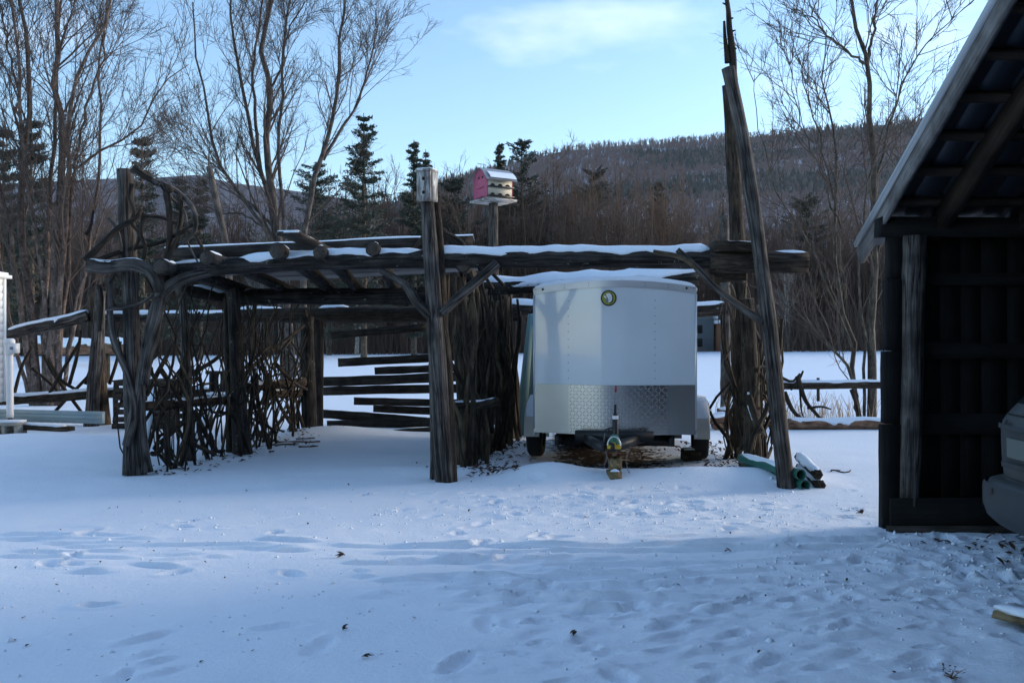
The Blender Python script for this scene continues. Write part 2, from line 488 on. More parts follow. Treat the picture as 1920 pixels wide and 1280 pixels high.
    def build(s, name, m, parent=None, smooth=False, origin=None, uvdirt=None):
        V = np.concatenate(s.V); G = np.concatenate(s.G)
        org = np.zeros(3)
        if parent is not None: org = np.array(ORG.get(parent.name, (0, 0, 0)))
        elif origin is not None: org = np.asarray(origin, float)
        V = V - org
        me = bpy.data.meshes.new(name)
        Q = np.concatenate(s.Q) if s.Q else np.zeros((0, 4), int)
        T = np.concatenate(s.T) if s.T else np.zeros((0, 3), int)
        me.vertices.add(len(V)); me.vertices.foreach_set('co', V.ravel())
        me.loops.add(Q.size + T.size)
        me.loops.foreach_set('vertex_index', np.concatenate([Q.ravel(), T.ravel()]).astype(np.int32))
        me.polygons.add(len(Q) + len(T))
        st = np.concatenate([np.arange(len(Q)) * 4, len(Q) * 4 + np.arange(len(T)) * 3]).astype(np.int32)
        me.polygons.foreach_set('loop_start', st)
        if smooth: me.polygons.foreach_set('use_smooth', np.ones(len(Q) + len(T), bool))
        a = me.attributes.new('grain', 'FLOAT_VECTOR', 'POINT')
        a.data.foreach_set('vector', G.ravel())
        if uvdirt is not None:
            a = me.attributes.new('dirt', 'FLOAT', 'POINT'); a.data.foreach_set('value', uvdirt.ravel())
        me.update(calc_edges=True); me.validate()
        me.materials.append(m)
        o = bpy.data.objects.new(name, me)
        COL.objects.link(o)
        if parent is not None:
            o.parent = parent; ORG[o.name] = tuple(org)
        elif origin is not None:
            o.location = tuple(org); ORG[o.name] = tuple(org)
        return o

ORG = {}
def smooth_path(P, arc, t):
    """Catmull-Rom through P sampled at arc lengths t"""
    if len(P) == 2:
        f = (t / arc[-1])[:, None]
        return P[0] * (1 - f) + P[1] * f
    Pm = np.concatenate([[2 * P[0] - P[1]], P, [2 * P[-1] - P[-2]]])
    out = []
    for x in t:
        i = min(max(int(np.searchsorted(arc, x, side='right')) - 1, 0), len(P) - 2)
        u = (x - arc[i]) / max(1e-9, arc[i + 1] - arc[i])
        p0, p1, p2, p3 = Pm[i:i + 4]
        out.append(0.5 * ((2 * p1) + (-p0 + p2) * u + (2 * p0 - 5 * p1 + 4 * p2 - p3) * u * u + (-p0 + 3 * p1 - 3 * p2 + p3) * u ** 3))
    return np.array(out)

def tag(o, label=None, cat=None, group=None, kind=None):
    if label: o['label'] = label
    if cat: o['category'] = cat
    if group: o['group'] = group
    if kind: o['kind'] = kind
    return o
def thing(name, loc, label, cat, group=None):
    o = bpy.data.objects.new(name, None)
    o.empty_display_size = 0.2
    COL.objects.link(o)
    o.location = tuple(float(v) for v in loc)
    ORG[o.name] = tuple(float(v) for v in loc)
    return tag(o, label, cat, group)

def crook(p0, p1, n=5, wob=0.06):
    p0 = np.asarray(p0, float); p1 = np.asarray(p1, float)
    t = np.linspace(0, 1, n)[:, None]
    w = rng.normal(0, wob, (n, 3)) * np.sin(np.pi * t)
    return p0 * (1 - t) + p1 * t + w

def snow_on(P, r, parent, w=0.8, h=0.035, f0=0.0, f1=1.0, lift=0.86, name='snow_cap', gaps=0.0):
    """a strip of snow lying along the top of a log"""
    P = np.asarray(P, float)
    d = np.linalg.norm(np.diff(P, axis=0), axis=1); arc = np.concatenate([[0], np.cumsum(d)])
    L0 = arc[-1] * (f1 - f0)
    seg = max(8, int(L0 / 0.05))
    t = np.linspace(arc[-1] * f0, arc[-1] * f1, seg + 1)
    C = smooth_path(P, arc, t)
    T = np.gradient(C, axis=0); T /= np.linalg.norm(T, axis=1, keepdims=True)
    A = np.cross(T, [0, 0, 1.0]); A /= np.linalg.norm(A, axis=1, keepdims=True) + 1e-9
    s1 = rng.random() * 90
    hh = h * (0.85 + 1.5 * fbm(t * 1.5 + s1, t * 0 + 2, 1, 4))
    ww = r * w * (1 + 0.9 * fbm(t * 4 + s1, t * 0 + 7, 2, 3))
    e = np.minimum(np.arange(seg + 1), np.arange(seg + 1)[::-1]) / 3.0
    env = np.sqrt(np.clip(e, 0.0, 1.0))
    if gaps > 0:
        env = env * sstep(gaps - 0.06, gaps + 0.06, fbm(t * 0.8 + s1, t * 0 + 3, 4, 3) + 0.5)
    hh = np.maximum(hh, 0.006) * env; ww = ww * (0.25 + 0.75 * env)
    ns = 9
    V = []; 
    for k in range(ns):
        a = math.pi * k / (ns - 1)
        side = math.cos(a); up = math.sin(a) ** 0.7
        # underside follows the log
        jz = 1 + 0.25 * fbm(t * 9 + s1, t * 0 + k, 6, 2)
        zb = np.sqrt(np.maximum(0, r * r - (ww * side) ** 2)) - r * (1 - lift) * 0.6
        V.append(C + A * (ww * side)[:, None] + np.array([0, 0, 1.0]) * (zb + hh * up * jz - 0.004)[:, None])
    V.append(C + np.array([0, 0, 1.0]) * r * 0.4)
    Vg = np.stack(V, axis=1)
    n = ns + 1
    j = np.arange(seg)[:, None] * n; i = np.arange(n)[None]; b = (i + 1) % n
    q = np.stack([j + i, j + n + i, j + n + b, j + b], axis=-1).reshape(-1, 4)
    m = MB(); m.add(Vg, q)
    return m.build(name, M['snowcap'], parent, smooth=True)

# ------------------------------------------------------------------ ground
MOUNDS = [(0.42, 10.35, 0.50, 0.38, 0.17), (2.15, 10.2, 0.8, 0.45, 0.15), (1.3, 10.45, 0.5, 0.3, 0.06), (-7.2, 13.6, 1.5, 1.0, 0.16),
          (-3.0, 15.0, 0.9, 0.9, 0.15), (-0.9, 10.9, 0.9, 0.5, 0.05), (3.0, 10.3, 0.5, 0.8, 0.06), (-5.5, 12.5, 1.6, 1.4, 0.08), (4.6, 4.2, 1.3, 0.8, 0.10)]
def gh(x, y):
    x = np.asarray(x, float); y = np.asarray(y, float)
    z = 0.05 * fbm(x * 0.5, y * 0.5, 1, 3) * sstep(3, 6, np.abs(y) + 3)
    for (mx, my, rx, ry, h) in MOUNDS:
        z = z + h * np.exp(-((x - mx) / rx) ** 2 - ((y - my) / ry) ** 2)
    z = z - 0.05 * np.exp(-(((x - 1.25) / 1.0) ** 4) - ((y - 12.6) / 1.7) ** 4)
    z = z + sstep(25, 100, y) * (0.35 + 0.006 * x + 0.35 * fbm(x * 0.03, y * 0.03, 4, 3))
    z = z + sstep(105, 300, y) * 6.0
    return z

def axis(segs):
    out = []
    for a, b, st in segs:
        n = max(1, int(round((b - a) / st)))
        out += list(np.linspace(a, b, n, endpoint=False))
    out.append(segs[-1][1])
    return np.array(out)
gx = np.concatenate([-np.geomspace(3000, 8.2, 42), axis([(-8, -5, 0.06), (-5, 5, 0.034), (5, 8, 0.06)]), np.geomspace(8.2, 3000, 42)])
gy = np.concatenate([np.linspace(-60, 2.6, 30), axis([(2.7, 7.6, 0.0175), (7.6, 9.5, 0.028), (9.5, 12, 0.055), (12, 18, 0.12), (18, 40, 0.6)]), np.geomspace(41, 3500, 46)])
GX, GY = np.meshgrid(gx, gy)
GZ = gh(GX, GY)
near = np.exp(-((np.maximum(0, GY - 10)) / 4) ** 2) * (GY < 40)
# lumps
churn = 0.25 + 1.0 * np.exp(-((GX - 3.6) / 1.7) ** 2 - ((GY - 6.1) / 1.3) ** 2) + 0.5 * np.exp(-((GX - 1.0) / 1.7) ** 2 - ((GY - 8.4) / 1.0) ** 2)
churn += 0.35 * np.exp(-((GX - 2.0) / 1.8) ** 2 - ((GY - 5.0) / 0.9) ** 2)
GZ += near * churn * 0.045 * fbm(GX * 6, GY * 6, 11, 4)
GZ += near * (0.3 + 0.3 * churn) * 0.03 * fbm(GX * 2.2 + GY * 1.2, GY * 3.5, 17, 3)
rid = np.abs(fbm(GX * 7, GY * 7, 23, 3))
GZ += near * np.clip(churn - 0.3, 0, 2) * 0.06 * (0.1 - rid)
def stamp(cx, cy, ang, a, b, depth, rim=0.4, sharp=7):
    w = max(a, b) * 2.3
    i0, i1 = np.searchsorted(gx, [cx - w, cx + w]); j0, j1 = np.searchsorted(gy, [cy - w, cy + w])
    if i1 <= i0 or j1 <= j0: return
    X = GX[j0:j1, i0:i1] - cx; Y = GY[j0:j1, i0:i1] - cy
    u = X * math.cos(ang) + Y * math.sin(ang); v = -X * math.sin(ang) + Y * math.cos(ang)
    rr = np.sqrt((u / a) ** 2 + (v / b) ** 2) * (1 + 0.5 * fbm(X * 12 + cx * 7, Y * 12 + cy * 5, 31, 2))
    GZ[j0:j1, i0:i1] += -1.0 * depth * np.exp(-rr ** sharp) + 1.0 * rim * depth * np.exp(-((rr - 1.35) / 0.3) ** 2) * (0.6 + 0.8 * vnoise(X * 9 + cx, Y * 9, 5))
def rut(px0, py0, px1, py1, w=0.026, depth=0.027):
    """a tyre rut: shallow trench with a broken bank on its far side"""
    y0 = CZ * FPX / (py0 - 640); y1 = CZ * FPX / (py1 - 640)
    x0 = (px0 - 960) / FPX * y0; x1 = (px1 - 960) / FPX * y1
    ln = math.hypot(x1 - x0, y1 - y0); ang = math.atan2(y1 - y0, x1 - x0)
    cx, cy = (x0 + x1) / 2, (y0 + y1) / 2
    i0, i1 = np.searchsorted(gx, [min(x0, x1) - 0.3, max(x0, x1) + 0.3]); j0, j1 = np.searchsorted(gy, [min(y0, y1) - 0.4, max(y0, y1) + 0.4])
    if i1 <= i0 or j1 <= j0: return
    X = GX[j0:j1, i0:i1] - cx; Y = GY[j0:j1, i0:i1] - cy
    u = X * math.cos(ang) + Y * math.sin(ang); v = -X * math.sin(ang) + Y * math.cos(ang)
    v = v + 0.09 * fbm(u * 2.0 + cx, u * 0 + cy, 41, 3)
    env = sstep(ln / 2 + 0.06, ln / 2 - 0.12, np.abs(u)) * (0.55 + 0.9 * vnoise(u * 4 + cx * 3, u * 0 + cy, 43))
    GZ[j0:j1, i0:i1] += env * depth * (sstep(-0.012, 0.012, v) * np.exp(-(np.maximum(v, 0) / (3.5 * w)) ** 2) * 0.75 - sstep(0.012, -0.012, v) * np.exp(-(np.minimum(v, 0) / (2.2 * w)) ** 2) * 0.6)
for r_ in [(0, 1000, 120, 1000), (90, 1001, 250, 1003), (85, 1015, 265, 1016), (30, 1030, 140, 1034), (160, 1030, 240, 1032), (245, 1056, 340, 1063), (150, 1070, 215, 1072),
           (480, 1011, 605, 1013), (505, 1031, 590, 1029), (730, 1021, 900, 1023), (930, 1024, 1110, 1024), (1110, 1024, 1420, 1014), (1440, 1016, 1660, 1013), (1260, 1031, 1570, 1028),
           (735, 1053, 800, 1052), (810, 1052, 960, 1049), (960, 1049, 1085, 1047), (755, 1083, 960, 1086), (1020, 1082, 1200, 1077), (1230, 1078, 1450, 1069), (850, 1120, 960, 1115),
           (960, 1126, 1190, 1122), (1070, 1147, 1180, 1144), (885, 1147, 960, 1146), (690, 1116, 740, 1118), (1310, 1150, 1390, 1140),
           (215, 1210, 320, 1182), (245, 1232, 300, 1218), (255, 1245, 330, 1228), (270, 1268, 345, 1248), (1540, 1200, 1660, 1193)]:
    rut(*r_)
_rr = np.random.default_rng(15)
for (a0, b0, a1, b1) in ((620, 1022, 1120, 1024), (700, 1036, 1500, 1030), (640, 1056, 1180, 1049), (1000, 1062, 1560, 1050), (700, 1090, 1300, 1078), (820, 1104, 1500, 1090), (840, 1128, 1420, 1118), (0, 1008, 300, 1010), (0, 1040, 260, 1044), (120, 1022, 520, 1020)):
    rut(a0, b0, a1, b1, 0.028, 0.022)
for k in range(70):   # the broken tread marks of the lane
    q = _rr.random(); px = _rr.uniform(0, 560) if q < .3 else _rr.uniform(640, 1640); py = _rr.uniform(985, 1085) if q < .3 else _rr.uniform(1005, 1150)
    l = _rr.uniform(30, 150); rut(px, py, px + l, py - l * _rr.uniform(-.03, .05), 0.03, _rr.uniform(0.008, 0.020))
for k in range(60):   # small wind and foot ridges, running diagonally towards the shed
    px = _rr.uniform(900, 1750); py = _rr.uniform(1110, 1275); l = _rr.uniform(25, 90)
    rut(px, py, px + l, py - l * _rr.uniform(.1, .4), 0.03, _rr.uniform(0.008, 0.022))
fr = np.random.default_rng(5)
for k in range(34):   # scattered boot prints on the left
    y = fr.uniform(4.0, 8.2); x = fr.uniform(-4.4, 0.5)
    if abs(x) > 0.62 * y: continue
    stamp(x, y, fr.uniform(0, 3.14), fr.uniform(0.07, 0.15), fr.uniform(0.04, 0.06), fr.uniform(0.012, 0.035))
for k in range(150):   # the trodden stretch towards the shed, prints running diagonally
    y = fr.uniform(3.9, 5.9); x = fr.uniform(0.0, 3.6)
    stamp(x, y, 0.45 + fr.normal(0, 0.45), fr.uniform(0.04, 0.12), fr.uniform(0.022, 0.042), fr.uniform(0.010, 0.030), 0.5)
for k in range(70):
    x = fr.normal(3.3, 0.9); y = fr.normal(6.2, 0.55)
    stamp(x, y, fr.uniform(0, 3.14), fr.uniform(0.05, 0.13), fr.uniform(0.04, 0.07), fr.uniform(0.012, 0.035), 0.5)
for k in range(60):
    x = fr.normal(0.9, 1.1); y = fr.normal(8.6, 0.55)
    stamp(x, y, fr.uniform(0, 3.14), fr.uniform(0.05, 0.12), fr.uniform(0.04, 0.06), fr.uniform(0.01, 0.03), 0.6)
# dirt mask: bare litter and painted shade under the trailer, litter beside the wattle walls and in the shed
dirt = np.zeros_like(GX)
dirt += 0.56 * np.exp(-(((GX - 1.28) / 1.0) ** 4) - ((GY - 13.4) / 2.6) ** 6)  # litter patch widened so its dark colour stands for shade under the trailer
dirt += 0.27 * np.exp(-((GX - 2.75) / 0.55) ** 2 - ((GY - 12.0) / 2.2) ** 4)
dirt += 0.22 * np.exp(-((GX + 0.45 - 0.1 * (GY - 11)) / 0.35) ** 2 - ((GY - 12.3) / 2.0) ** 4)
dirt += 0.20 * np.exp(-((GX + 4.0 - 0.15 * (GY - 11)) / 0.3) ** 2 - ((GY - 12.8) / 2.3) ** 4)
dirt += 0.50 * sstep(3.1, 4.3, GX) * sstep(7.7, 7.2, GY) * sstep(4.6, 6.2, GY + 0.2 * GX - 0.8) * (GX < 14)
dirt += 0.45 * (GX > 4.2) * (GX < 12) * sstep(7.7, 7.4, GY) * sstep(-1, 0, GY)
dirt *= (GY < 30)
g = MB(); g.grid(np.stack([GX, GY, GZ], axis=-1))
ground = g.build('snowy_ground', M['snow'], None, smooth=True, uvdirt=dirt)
tag(ground, kind='structure')

# ------------------------------------------------------------------ hills
def hill(name, yr, tab, y0, depth, s, noise):
    xs = np.linspace(-0.95, 1.05, 220) * yr
    f = np.concatenate([np.linspace(0, 1, 70), np.linspace(1.03, 1.5, 10)])
    px = np.array([p[0] for p in tab]); py = np.array([p[1] for p in tab])
    X, Fm = np.meshgrid(xs, f)
    Y = y0 + (yr - y0) * Fm
    hr = CZ + (640 - np.interp(X / yr * FPX + 960, px, py)) / FPX * yr
    prof = np.where(Fm <= 1, np.clip(Fm, 0, 1) ** 1.55, 1 - (Fm - 1) * 1.2)
    Z = -6 + (hr + 6) * prof + noise * fbm(X * s, Y * s, 3, 5) * np.sin(np.clip(Fm, 0, 1) * np.pi) ** 1.0 * 0.6 + noise * 0.05 * fbm(X * s * 8, Y * s * 8, 8, 3)
    m = MB(); m.grid(np.stack([X, Y, Z], axis=-1))
    o = m.build(name, M['hill' if yr < 2000 else 'hill_far'], None, smooth=True)
    tag(o, kind='structure')
    return X, Y, Z
tabR = [(-900, 560), (300, 470), (600, 420), (820, 322), (900, 302), (1000, 275), (1060, 262), (1150, 252), (1250, 247), (1330, 247), (1420, 242), (1500, 233), (1600, 226), (1700, 217), (1770, 209), (1900, 195), (2300, 190), (3500, 330)]
tabR = [(a, b + (22 if a < 1300 else 14)) for a, b in tabR]
HX, HY, HZ = hill('hill', 1300, tabR, 330, 0, 0.0035, 70)
tabL = [(-900, 360), (0, 345), (200, 335), (300, 333), (370, 328), (430, 342), (540, 356), (700, 380), (900, 450), (1300, 560), (3000, 600)]
hill('hill', 2300, tabL, 1500, 0, 0.002, 40)

def hill_at(x, y):
    i = (x / 1300 + 0.95) / 2.0 * 219
    j = (y - 330) / (1300 - 330) * 69
    i = np.clip(i, 0, 218.99); j = np.clip(j, 0, 68.99)
    a = i.astype(int); b = j.astype(int); u = i - a; v = j - b
    return (HZ[b, a] * (1 - u) + HZ[b, a + 1] * u) * (1 - v) + (HZ[b + 1, a] * (1 - u) + HZ[b + 1, a + 1] * u) * v

def hill_trees():
    r = np.random.default_rng(3)
    N = 95000
    y = 420 + (1300 - 420) * np.sqrt(r.random(N))
    x = np.clip((r.random(N) * 1.85 - 0.9) * y * 1.05, -1230, 1360)
    z = hill_at(x, y)
    con = fbm(x * 0.004 + 5, y * 0.011 + z * 0.01, 21, 4)
    # the wood's belts of conifer follow the contours
    belt = np.exp(-((z - 150 - 0.12 * x) / 24) ** 2) * 0.30 + np.exp(-((z - 275 - .1 * x) / 16) ** 2) * 0.16 + 0.30 * sstep(120, -120, x) * sstep(330, 60, np.abs(x))
    isc = con + belt > 0.14
    isc &= r.random(N) < 0.8
    top = y > 1275
    isc &= ~(top & (r.random(N) < 0.75))
    m = MB()
    X, Y, Z = x[isc], y[isc], z[isc]
    n = len(X); hgt = r.uniform(5, 9.5, n) * r.choice([.7, 1, 1.2], n); w = hgt * r.uniform(0.16, 0.24, n)
    V = np.zeros((n, 11, 3)); th = np.arange(5) / 5 * 2 * np.pi
    V[:, 0] = np.stack([X, Y, Z + hgt], 1)
    for k in range(5):
        V[:, 1 + k] = np.stack([X + w * np.cos(th[k]), Y + w * np.sin(th[k]), Z + hgt * 0.42], 1)
        V[:, 6 + k] = np.stack([X + w * 1.25 * np.cos(th[k] + .5), Y + w * 1.25 * np.sin(th[k] + .5), Z - 0.5], 1)
    tri = []; qd = []
    for k in range(5):
        b = (k + 1) % 5
        tri.append((0, 1 + k, 1 + b)); qd.append((1 + k, 6 + k, 6 + b, 1 + b))
    o = np.arange(n)[:, None, None] * 11
    m.add(V, (o + np.array(qd)[None]).reshape(-1, 4), (o + np.array(tri)[None]).reshape(-1, 3))
    tag(m.build('hillside_conifers', M['needle_far'], None), 'dark belts of conifers far off on the wooded hillside', 'forest', None, 'stuff')
    # bare hardwoods: fans of thin upright limbs
    m = MB()
    X, Y, Z = x[~isc], y[~isc], z[~isc]
    keep = r.random(len(X)) < 0.42
    X, Y, Z = X[keep], Y[keep], Z[keep]
    n = len(X); K = 7
    hgt = r.uniform(7, 13, (n, 1)) * np.ones((1, K))
    a = r.random((n, K)) * 2 * np.pi; sp = r.uniform(0.5, 3.6, (n, K))
    bx = X[:, None] + 0 * a; by = Y[:, None] + 0 * a; bz = Z[:, None] + r.uniform(0, 2.5, (n, K))
    tx = bx + np.cos(a) * sp; ty = by + np.sin(a) * sp; tz = Z[:, None] + hgt * r.uniform(0.65, 1, (n, K))
    ww = r.uniform(0.12, 0.3, (n, K))
    V = np.stack([np.stack([bx - ww, by, bz], -1), np.stack([bx + ww, by, bz], -1), np.stack([tx + ww * .9, ty, tz], -1), np.stack([tx - ww * .9, ty, tz], -1)], axis=2)
    q = np.arange(n * K * 4).reshape(-1, 4)
    m.add(V, q)
    tag(m.build('hillside_hardwoods', M['hilltwig'], None), 'bare purple-brown hardwoods covering the far hillside', 'forest', None, 'stuff')
hill_trees()

# ------------------------------------------------------------------ trees
def grow(P, Rr, nch, L0, ang, up, k, wob, t0=0.25, t1=0.98, rr=0.6, rmin=0.004, tip=0.35, shrink=0.55, r=rng, flat=1.0):
    n, kk, _ = P.shape
    idx = np.repeat(np.arange(n), nch); m = len(idx)
    t = t0 + (t1 - t0) * r.random(m)
    f = t * (kk - 1); i = np.clip(f.astype(int), 0, kk - 2); u = (f - i)[:, None]
    pos = P[idx, i] * (1 - u) + P[idx, i + 1] * u
    rad = Rr[idx, i] * (1 - u[:, 0]) + Rr[idx, i + 1] * u[:, 0]
    T = P[idx, i + 1] - P[idx, i]; T /= np.linalg.norm(T, axis=1, keepdims=True) + 1e-9
    rv = r.normal(0, 1, (m, 3)); rv[:, 1] *= flat
    pr = rv - T * (rv * T).sum(1, keepdims=True); pr /= np.linalg.norm(pr, axis=1, keepdims=True) + 1e-9
    a = np.radians(r.normal(ang, ang * 0.25, m))[:, None]
    D = T * np.cos(a) + pr * np.sin(a)
    Ln = L0 * (1 - shrink * t) * r.uniform(0.55, 1.25, m)
    C = np.zeros((m, k, 3)); C[:, 0] = pos
    for s in range(1, k):
        D = D + r.normal(0, wob, (m, 3)); D[:, 2] += up
        D /= np.linalg.norm(D, axis=1, keepdims=True)
        C[:, s] = C[:, s - 1] + D * (Ln / (k - 1))[:, None]
    r0 = np.maximum(rmin, rad * rr * r.uniform(0.7, 1.05, m))
    RR = r0[:, None] * np.linspace(1, tip, k)[None]
    return C, np.maximum(RR, rmin * 0.6)

def resample(paths, k):
    out = []
    for P in paths:
        P = np.asarray(P, float)
        d = np.linalg.norm(np.diff(P, axis=0), axis=1); arc = np.concatenate([[0], np.cumsum(d)])
        out.append(smooth_path(P, arc, np.linspace(0, arc[-1], k)))
    return np.array(out)

def big_tree(name, label, group, base, stems, d, trunk_mat, seed, cfg):
    """stems: list of (pixel polyline, r0, r1)"""
    r = np.random.default_rng(seed)
    t = thing(name, base, label, 'tree', group)
    paths = []; rads = []
    for pts, r0, r1, dd in stems:
        n = len(pts)
        paths.append([at(p[0], p[1], d) + np.array([0, dd * (i / max(1, n - 1)), 0]) for i, p in enumerate(pts)])
        rads.append(np.linspace(r0, r1, 16) * (0.56 if d < 25 else 0.62))
    P = resample(paths, 16); Rr = np.array(rads)
    P[:, 1:-1] += r.normal(0, 0.03, (len(P), 14, 3))
    m = MB(); m.tubes(P, Rr, 9, cap=True)
    m.build('trunk', trunk_mat, t, smooth=True)
    B1, R1 = grow(P, Rr, cfg['n1'], cfg['L1'], cfg['a1'], 0.10, 8, 0.09, cfg.get('t0', 0.3), 1.0, 0.40, 0.010, 0.3, r=r)
    B2, R2 = grow(B1, R1, cfg['n2'], cfg['L2'], 36, 0.08, 6, 0.13, 0.2, 1.0, 0.55, 0.006, 0.45, r=r)
    B3, R3 = grow(B2, R2, cfg['n3'], cfg['L3'], 40, 0.05, 4, 0.16, 0.15, 1.0, 0.75, cfg.get('rm', 0.0042), 0.6, r=r)
    c = MB(); c.tubes(B1, R1, 5); c.tubes(B2, R2, 4); c.tubes(B3, R3, 3)
    c.build('crown', M['twig'], t, smooth=True)
    return t

S1 = [([(72, 762), (60, 640), (42, 480), (34, 356), (44, 238), (48, 178), (38, 99), (30, 20), (26, -60)], 0.21, 0.06, 0.4),
      ([(95, 764), (102, 620), (112, 460), (123, 317), (115, 158), (121, 40), (130, -50)], 0.24, 0.07, -0.4),
      ([(84, 764), (76, 600), (80, 420), (84, 250), (86, 120), (84, 0), (88, -60)], 0.13, 0.05, 0.9),
      ([(100, 762), (118, 560), (130, 400), (137, 317), (147, 218), (170, 139), (214, 79), (230, 20), (240, -40)], 0.15, 0.045, -0.9),
      ([(104, 762), (125, 500), (139, 317), (198, 269), (246, 238), (277, 178), (301, 139), (337, 107)], 0.12, 0.018, 0.6),
      ([(66, 762), (48, 620), (30, 450), (14, 330), (2, 220), (-20, 100)], 0.13, 0.03, -0.6),
      ([(88, 762), (90, 560), (70, 380), (60, 230), (66, 100), (58, 0), (60, -60)], 0.12, 0.04, -1.2),
      ([(110, 764), (135, 600), (150, 480), (160, 330), (158, 200), (152, 90), (160, -30)], 0.10, 0.035, 1.2),
      ([(108, 764), (150, 560), (185, 440), (215, 360), (262, 330), (290, 300)], 0.07, 0.015, -0.3),
      ([(60, 762), (20, 640), (-10, 500), (-40, 380)], 0.10, 0.03, 0.5),
      ([(44, 238), (20, 130), (4, 60), (-10, 0)], 0.06, 0.03, 0.2),
      ([(137, 317), (160, 200), (185, 100), (180, 20), (190, -40)], 0.06, 0.025, 0.3)]
big_tree('maple_tree', 'tall many-stemmed bare tree with speckled bark behind the left rail fence', None, (-11.2, 22, gh(-11.2, 22)), S1, 22.0, M['bark1'], 31,
         dict(n1=17, L1=3.4, a1=30, n2=8, L2=1.3, n3=6, L3=0.5, t0=0.28))
S2 = [([(545, 738), (538, 600), (520, 450), (512, 370), (500, 280), (503, 180), (490, 100), (505, 30), (503, -60)], 0.26, 0.09, 0.0),
      ([(535, 738), (525, 560), (508, 400), (475, 280), (455, 200), (440, 120), (425, 40), (420, -40)], 0.17, 0.05, 0.7),
      ([(530, 738), (515, 470), (440, 350), (410, 290), (395, 200), (380, 100), (376, 20)], 0.14, 0.03, -0.7),
      ([(565, 738), (568, 540), (574, 430), (590, 350), (620, 250), (635, 160), (640, 60), (650, -20)], 0.20, 0.05, -0.4),
      ([(606, 300), (640, 240), (665, 200), (690, 120), (706, 40)], 0.09, 0.02, 0.3),
      ([(548, 738), (535, 430), (528, 300), (535, 200), (545, 100), (562, 0)], 0.13, 0.05, -0.9),
      ([(515, 430), (460, 370), (400, 310), (345, 268)], 0.08, 0.015, 0.2),
      ([(490, 330), (478, 250), (470, 180), (465, 100), (482, 0), (480, -50)], 0.10, 0.04, 0.9),
      ([(503, 180), (530, 120), (545, 60), (575, 10)], 0.07, 0.025, -0.3),
      ([(520, 450), (470, 410), (420, 400), (390, 395)], 0.06, 0.015, -0.5)]
big_tree('maple_tree', 'bare spreading tree rising behind the snow-topped pergola roof', None, (-6.9, 28, gh(-6.9, 28)), S2, 28.0, M['bark2'], 32,
         dict(n1=18, L1=3.4, a1=29, n2=8, L2=1.35, n3=6, L3=0.5, t0=0.33, rm=0.005))
S3 = [([(1634, 790), (1633, 640), (1636, 450), (1635, 300), (1630, 180), (1626, 122), (1600, 60), (1595, 0), (1590, -60)], 0.17, 0.05, 0.0),
      ([(1628, 128), (1640, 60), (1650, 0), (1655, -50)], 0.06, 0.03, 0.2),
      ([(1626, 122), (1580, 95), (1530, 50), (1510, 0)], 0.05, 0.015, -0.2),
      ([(1612, 790), (1606, 700), (1590, 600), (1574, 480), (1580, 350), (1572, 220), (1560, 140), (1566, 40)], 0.10, 0.015, 0.5),
      ([(1636, 380), (1655, 260), (1700, 130), (1750, 60), (1795, 10)], 0.05, 0.012, -0.4),
      ([(1612, 780), (1590, 700), (1550, 648), (1500, 595), (1466, 540)], 0.07, 0.02, -0.3),
      ([(1586, 560), (1565, 400), (1540, 250), (1510, 130), (1490, 50)], 0.05, 0.012, 0.3),
      ([(1578, 430), (1530, 320), (1480, 200), (1468, 110)], 0.035, 0.010, -0.5),
      ([(1600, 660), (1530, 480), (1460, 350), (1420, 190), (1425, 130)], 0.045, 0.010, 0.4),
      ([(1634, 500), (1680, 380), (1720, 260), (1770, 190)], 0.05, 0.012, 0.3),
      ([(1620, 788), (1616, 640), (1605, 500), (1612, 360), (1660, 200), (1680, 60)], 0.06, 0.012, -0.5)]
big_tree('cherry_tree', 'slender bare tree with leaning lower limbs beside the open shed', None, (7.05, 18, gh(7.05, 18)), S3, 18.0, M['bark3'], 33,
         dict(n1=13, L1=2.2, a1=34, n2=7, L2=0.85, n3=5, L3=0.32, t0=0.2, rm=0.0035))

# broken snags
def snag(label, pts, d, r0, r1, matl):
    P = [at(p[0], p[1], d) for p in pts]
    b = P[0].copy(); b[2] = float(gh(b[0], b[1])) - 0.05
    t = thing('tree_snag', b, label, 'dead tree')
    m = MB(); m.log([b] + P, r0, r1, 10, 0.14); m.build('trunk', matl, t, smooth=True)
    m = MB()
    p = P[-1]; m.log([p - [0, 0, .25], p + [0.0, 0, 0.35]], r1 * 0.5, r1 * 0.2, 6, 0.2)
    m.log(crook(p - [0, 0, .5], p + [-0.35, 0, -0.25], 3, 0.02), r1 * 0.35, 0.01, 6, 0.2); m.build('branch_stub', matl, t, smooth=True)
snag('broken leaning grey trunk behind the left end of the pergola', [(432, 600), (425, 470), (408, 390), (392, 312)], 20, 0.085, 0.07, M['bark2'])
snag('thin dead trunk standing behind the pergola beam', [(1360, 560), (1358, 460), (1356, 405)], 19, 0.11, 0.10, M['bark2'])

